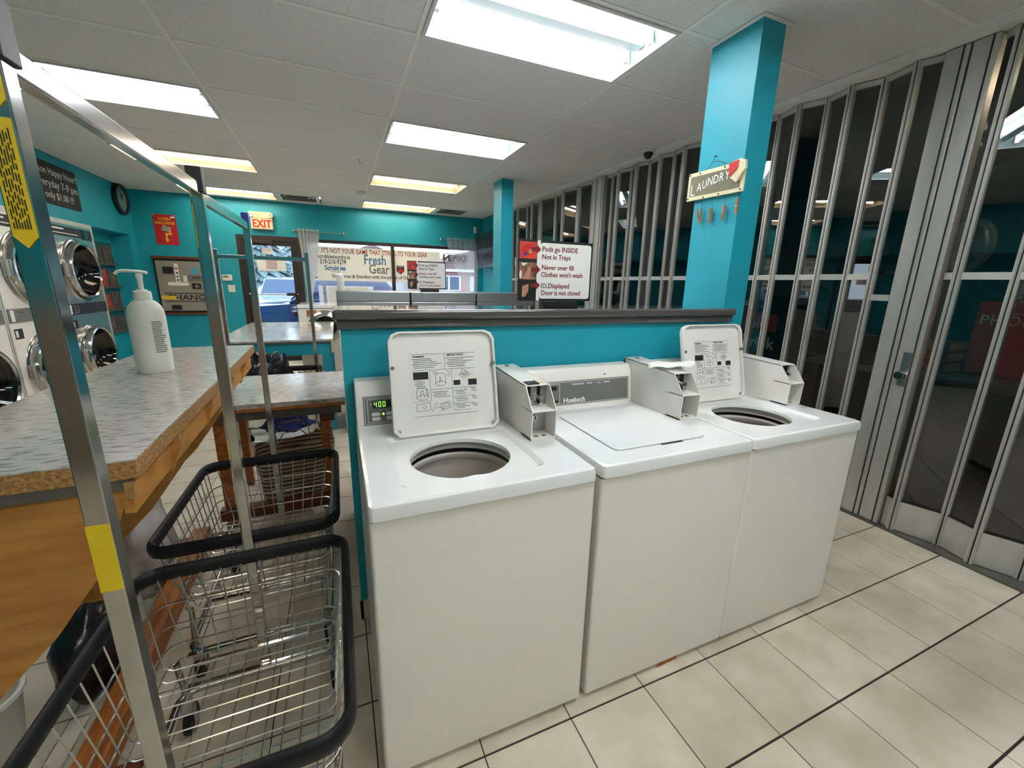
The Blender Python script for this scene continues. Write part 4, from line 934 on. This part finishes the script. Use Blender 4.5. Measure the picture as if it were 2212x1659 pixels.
# television on the right wall
t = thing('television','flat television tilted down on the teal wall beside the far pillar','television',(xw(7)-.13,7.42,1.70)); t.rotation_euler = (0,R(-6),0)
MB().box(-.05,0,-.52,.52,0,.62).build('case','black',t,bevel=.006); MB().box(-.052,-.05,-.505,.505,.015,.605).build('screen','screen',t); MB().box(0,.149,-.1,.1,.2,.34).build('bracket','black',t)
t = thing('wall_notice','white printed notice on the teal wall under the television','notice',(xw(7)-.004,7.25,1.18)); MB().box(0,.003,-.12,.12,0,.38).build('sheet','paper',t)
mb = MB()
for k in range(8): mb.box(-.001,0,-.09,.09*random.uniform(.3,1),.06+k*.035,.068+k*.035)
mb.build('printed_lines','ink_rust',t)

# laundry sign with clothes pegs on the near pillar
t = thing('laundry_sign','weathered LAUNDRY sign with hanging clothes pegs on the near teal pillar','sign',(1.940,1.80,1.885)); t.rotation_euler = (0,0,0)
MB().prism([(-.185,0),(-.185,.145),(.183,.155),(.183,.008)],'x',-.016,-.004).build('cream_board','sign_cream',t,bevel=.003)
MB().prism([(-.165,.022),(-.165,.125),(.163,.133),(.163,.03)],'x',-.018,-.016).build('olive_panel','sign_olive',t)
for q,(ch,u,v,s_) in enumerate((('L',.158,.032,.085),('A',.112,.050,.062),('U',.078,.058,.062),('N',.042,.066,.062),('D',.004,.070,.062),('R',-.034,.073,.062),('Y',-.070,.075,.062))): text('lettering',ch,s_,'print_white',t,(-.0184,u,v),FNX,sx=.78)
for y,z in ((-.172,.012),(.172,.02),(.172,.145),(.06,.012),(-.04,.012),(.10,.142),(-.06,.14)): MB().cyl((-.019,y,z),(-.015,y,z),.0045,8).build('nail_head','bronze',t)
pk = MB().prism([(-.105,.11),(-.10,.148),(-.165,.158),(-.195,.10),(-.15,.045),(-.11,.075)],'x',-.030,-.018).build('shirt_cutout','sign_cream',t,bevel=.003)
MB().prism([(-.106,.10),(-.10,.145),(-.155,.150),(-.165,.125),(-.115,.078)],'x',-.034,-.030).build('red_patch','dark_red',pk); MB().prism([(-.165,.15),(-.20,.14),(-.205,.10),(-.18,.075),(-.165,.10)],'x',-.040,-.026).build('cream_patch','sign_cream',pk)
mb = MB().tube([(-.006,.09,.150),(-.01,.05,.166),(-.01,.028,.185),(-.01,.02,.212)],.0014,5).tube([(-.01,.028,.185),(-.01,-.02,.178),(-.006,-.06,.156)],.0014,5).cyl((-.012,.02,.212),(.004,.02,.212),.003,8); mb.build('hanging_wire','bronze',t)
for u,zt,tl in ((.07,-.045,.16),(.0,-.052,.02),(-.085,-.050,0),(-.163,-.03,.0)):
    MB().tube([(-.010,u,.005),(-.012,u+.004,-.015),(-.010,u-.003,zt+.012),(-.010,u,zt)],.001,4).build('peg_wire','bronze',t)
    pg = MB().box(-.016,-.007,u-.006,u+.001,zt-.075,zt).build('peg','peg_wood',t)
    MB().bar((-.0115,u+.004,zt-.075),(-.0115,u+.006+tl*.15,zt),.007,.009).build('peg_half','peg_wood',pg); MB().cyl((-.018,u,zt-.035),(-.005,u,zt-.035),.004,8).build('spring','steel',pg)

# ------------------------------------------------------------------ window dressing
YW = YB+.04
t = thing('window_banner','long vinyl banner with red slogan hung inside the shop window','banner',(-.28,YW,1.41))
MB().box(0,2.2,-.002,.002,0,.58).build('sheet','banner_vinyl',t)
d = -.003
text('slogan',"IT'S NOT YOUR GAME THAT STINKS, ITS YOUR GEAR",.118,'ink_rust',t,(.10,d,.475),FY,bold=.0018,sx=.655)
text('web_address','scrubbleslaundry.ca',.095,'ink',t,(.04,d,.385),FY,bold=.0015,sx=.70); text('phone_number','519-210-9274',.115,'ink',t,(.06,d,.290),FY,bold=.0018,sx=.66)
text('company_name','Scrubbles',.115,'ink_blue',t,(.13,d,.185),FY,bold=.004,sx=.78); text('company_name','Laundry',.035,'ink',t,(.22,d,.150),FY,sx=1)
text('product_name','Fresh',.235,'ink_blue',t,(.79,d,.305),FY,bold=.004,sx=.76); text('product_name','Gear',.235,'panel_grey',t,(.87,d,.145),FY,bold=.004,sx=.76)
text('tag_line','Deodorize & Disinfect with the power of Ozone',.085,'ink',t,(.24,d,.055),FY,bold=.0015,sx=.86)
sh = MB().prism([(1.37,.30),(1.37,.20),(1.44,.14),(1.51,.20),(1.51,.30)],'y',-.004,-.002).build('shield_emblem','ink',t); MB().prism([(1.385,.24),(1.40,.19),(1.44,.16),(1.48,.19),(1.495,.24),(1.46,.235),(1.44,.265),(1.42,.235)],'y',-.006,-.004).build('emblem_leaf','red',sh); MB().box(1.39,1.49,-.006,-.004,.275,.285).build('emblem_line','print_white',sh)
t = thing('window_lace','white lace trimmed sheet on the lower window pane','window sheet',(-.30,YW+.005,.70))
MB().box(.02,.95,-.001,.001,0,.62).build('sheet','curtain_thin',t); MB().box(.18,.86,-.003,-.001,.30,.60).build('paper_sheet','banner_vinyl',t)
for k in range(8): MB().lathe([(.012,-.004),(.02,-.005),(.028,-.004)],10,(.12,0,.24+k*.05),axis='y').build('lace_ring','panel_grey',t)
for k in range(9): MB().lathe([(.012,-.004),(.02,-.005),(.028,-.004)],10,(.17+k*.055,0,.24),axis='y').build('lace_ring','panel_grey',t)
def rod(x0,x1,z,label):
    t = thing('curtain_rod',label,'curtain rod',((x0+x1)/2,YB,z)); h = (x1-x0)/2
    MB().cyl((-h,-.07,0),(h,-.07,0),.008,10).build('rod','steel',t,smooth=50)
    for s_ in (-1,1):
        MB().lathe([(.001,-.03),(.018,-.024),(.028,0),(.018,.024),(.001,.03)],14,(s_*h,-.07,0)).build('finial','chrome',t,smooth=60); MB().cyl((s_*(h-.08),-.07,0),(s_*(h-.08),0,0),.006,8).build('bracket','steel',t)
rod(-.57,.20,2.205,'short curtain rod with ball ends above the gathered curtain'); rod(1.92,2.66,2.215,'curtain rod with ball end at the right of the window')
def curtain(name,label,xs,m):
    """xs: list of (z, x_left, x_right)"""
    t = thing(name,label,'curtain',((xs[0][1]+xs[0][2])/2,YB-.07,0)); cx = t.location.x; nu = 60; folds = 6
    def fn(u,v):
        z = xs[0][0]+(xs[-1][0]-xs[0][0])*v
        for (z0,a0,b0),(z1,a1,b1) in zip(xs,xs[1:]):
            if z <= z0 and z >= z1-1e-6: f = (z0-z)/(z0-z1); a = a0+(a1-a0)*f; b = b0+(b1-b0)*f; break
        w = b-a; return (a+w*u-cx,.030*sin(u*folds*2*pi+v*1.2)*(.6+.4*sin(3*u+2)),z)
    mb = MB(); mb.grid(fn,nu,24); mb.build('cloth',m,t,smooth=80)
    for k in range(4): MB().lathe([(.018,-.005),(.026,0),(.018,.005)],14,(xs[0][1]+(k+.5)*(xs[0][2]-xs[0][1])/4-cx,0,2.205),axis='x').build('grommet','steel',t,smooth=60)
    return t
c1 = curtain('window_curtain','pale grommet curtain gathered beside the door',[(2.25,-.53,-.19),(1.9,-.50,-.22),(1.45,-.48,-.30),(1.12,-.47,-.38),(.9,-.52,-.36),(.35,-.56,-.30)],'curtain_sheer')
c2 = curtain('window_curtain','pale sheer curtain swept to the right edge of the window',[(2.26,2.02,2.66),(1.9,2.10,2.66),(1.6,2.25,2.655),(1.3,2.44,2.65),(1.1,2.54,2.65),(.4,2.56,2.65)],'curtain_thin')
t = thing('open_sign','outlined OPEN sign seen from behind in the window','sign',(2.22,YW-.01,1.80))
o = text('lettering','OPEN',.165,'ink_grey',t,(0,0,.035),FY,'CENTER',bold=.009,sx=1.12,ext=.006); o.scale = (-1,1,1)
def outline(pts,r=.006): return MB().tube([(u,0,v) for u,v in pts],r,6,True)
outline(rrect(-.24,.24,.0,.175,.06)).build('sign_outline','ink_grey',t,smooth=60)

# ------------------------------------------------------------------ outside
tag(MB().box(-14,20,YB+.2,10.2,-.12,-.03).build('sidewalk','concrete'), kind='structure')
tag(MB().box(-30,45,10.2,70,-.2,-.12).build('ground','asphalt'), kind='structure')
def car(name,label,loc,rz,paint,L=4.5,Wc=1.8,Hc=1.62):
    t = thing(name,label,'car',loc,rz); w = Wc/2
    def shell(rows):  # rows: (x, z_low, z_high, half_w_low, half_w_high)
        mb = MB(); n = 8; vs = []
        for x,zl,zh,wl,wh in rows: vs += [(x,-wl,zl),(x,-wl*1.02,(zl+zh)/2),(x,-wh,zh-.04),(x,-wh*.86,zh),(x,wh*.86,zh),(x,wh,zh-.04),(x,wl*1.02,(zl+zh)/2),(x,wl,zl)]
        k = len(rows); fs = [(i*n+j,i*n+(j+1)%n,(i+1)*n+(j+1)%n,(i+1)*n+j) for i in range(k-1) for j in range(n)]+[tuple(range(n)),tuple((k-1)*n+j for j in range(n))]
        return mb.add(vs,fs)
    shell([(-L/2,.35,.72,w*.82,w*.78),(-L/2+.15,.24,.84,w*.95,w*.88),(-L*.30,.22,.96,w,w*.92),(-L*.13,.22,1.02,w,w*.93),(L*.2,.22,1.04,w,w*.93),(L*.42,.24,1.03,w*.98,w*.9),(L/2-.06,.30,.95,w*.94,w*.86),(L/2,.40,.85,w*.86,w*.8)]).build('body',paint,t,smooth=50)
    shell([(-L*.15,1.0,1.05,w*.9,w*.86),(-L*.02,1.0,Hc-.06,w*.9,w*.72),(L*.08,1.0,Hc,w*.9,w*.74),(L*.34,1.0,Hc-.02,w*.9,w*.72),(L*.45,1.0,1.12,w*.88,w*.8)]).build('cabin',paint,t,smooth=50)
    MB().add([(-L*.142,-w*.78,1.06),(-L*.142,w*.78,1.06),(-L*.03,w*.66,Hc-.09),(-L*.03,-w*.66,Hc-.09)],[(0,1,2,3)]).build('windscreen','car_glass',t,solid=.01).location = (-.02,0,.015)
    for s_ in (-1,1):
        for x0,x1 in ((-L*.05,L*.10),(L*.115,L*.30)): MB().add([(x0-.12 if x0 < 0 else x0,s_*w*.915,1.06),(x1,s_*w*.915,1.06),(x1,s_*w*.76,Hc-.12),(x0+.04,s_*w*.76,Hc-.12)],[(0,1,2,3)]).build('side_window','car_glass',t,solid=.012)
        MB().box(-L*.10,-L*.06,s_*w*1.0-.02,s_*(w*1.0+.16),1.03,1.14).build('mirror',paint,t,bevel=.03)
        for x in (L*.08,L*.29): MB().box(x,x+.14,s_*w*1.015-.015,s_*w*1.015+.015,.86,.89).build('door_handle','steel',t,bevel=.008)
        MB().box(-L*.02,L*.33,s_*w*.62-.015,s_*w*.62+.015,Hc-.02,Hc+.03).build('roof_rail','steel',t,bevel=.01)
        for x in (-L*.30,L*.31):
            wh = MB().lathe([(.2,-.11),(.32,-.10),(.34,0),(.32,.10),(.2,.11)],24,(x,s_*(w-.08),.33),axis='y').build('wheel','tyre',t,smooth=50)
            MB().lathe([(.001,.0),(.06,-.01),(.2,.0)],20,(x,s_*(w+.03),.33),axis='y').build('rim','steel',wh,smooth=40)
        MB().box(-L/2-.005,-L/2+.14,s_*w*.62-.16,s_*w*.62+.16,.68,.78).build('headlamp','house_white',t,bevel=.03)
    MB().box(-L/2-.01,-L/2+.06,-w*.4,w*.4,.50,.66).build('grille','black',t,bevel=.02)
    return t
car('parked_car','dark navy car parked side-on right outside the glass door',(-.35,11.9,-.12),0,'car_navy')
car('parked_suv','pale silver blue car facing the shop behind the navy car',(-1.55,16.4,-.12),pi/2,'car_silver')
def spruce(x,y,h,r,label,seed):
    t = thing('spruce_tree',label,'tree',(x,y,-.12)); rnd = random.Random(seed); mb = MB(); MB().cyl((0,0,0),(0,0,h*.9),.14,8,.03).build('trunk','bark',t)
    z = .6
    while z < h-.1:
        f = (z-.6)/(h-.6); rr = r*(1-f)+.1; n = int(10+14*(1-f))
        for k in range(n):
            a = 2*pi*(k+rnd.random())/n; L = rr*rnd.uniform(.75,1.1); wv = .16+.14*(1-f); c_,s_ = cos(a),sin(a); zz = z+rnd.uniform(-.1,.1); dr = L*.35
            mb.add([(0,0,zz+.12),(c_*L*.55-s_*wv,s_*L*.55+c_*wv,zz-dr*.4),(c_*L,s_*L,zz-dr),(c_*L*.55+s_*wv,s_*L*.55-c_*wv,zz-dr*.4),(c_*L*.5,s_*L*.5,zz+.06)],[(0,1,4),(1,2,4),(2,3,4),(3,0,4)])
        z += .26
    mb.build('foliage','spruce',t)
spruce(-3.1,22.5,7.5,1.9,'blue-grey spruce tree left of the view through the door',1); spruce(-1.9,30,8.0,2.0,'blue-grey spruce tree behind the pale parked car',2)
def house(x,y,w,d,h,label,body,garage=True):
    t = thing('house',label,'house',(x,y,-.12)); MB().box(-w/2,w/2,0,d,0,h).build('walls',body,t)
    MB().prism([(-w/2-.4,h),(w/2+.4,h),(0,h+w*.22)],'y',-.4,d+.4).build('roof','roof',t); MB().box(-w/2-.42,w/2+.42,-.44,-.38,h-.12,h+.06).build('fascia','house_white',t)
    if garage:
        g = MB().box(-w*.06,w*.34,-.05,.02,0,2.1).build('garage_door','house_white',t)
        for k in range(3): MB().box(-w*.06+.05,w*.34-.05,-.07,-.05,.08+k*.68,.68+k*.68).build('door_panel','house_white',g,bevel=.02)
        MB().box(-w*.42,-w*.16,-.04,.02,1.0,2.1).build('window_frame','house_white',t); MB().box(-w*.40,-w*.30,-.06,-.03,1.08,2.02).build('pane','car_glass',t); MB().box(-w*.28,-w*.18,-.06,-.03,1.08,2.02).build('pane','car_glass',t)
    return t
house(9.9,31,7,8,2.5,'pale brick house with white garage door seen through the right window','house_brick'); house(-8.5,36,11,8,3.2,'pinkish house far behind the spruces','house_brick'); house(3.2,40,8,8,3.0,'white house far across the street','house_white')
tag(MB().box(-.06,.06,-.06,.06,0,1.25).build('sign_post','red',loc=(.55,13.6,-.12),bevel=.01),'short red post outside behind the lace window sheet','post')
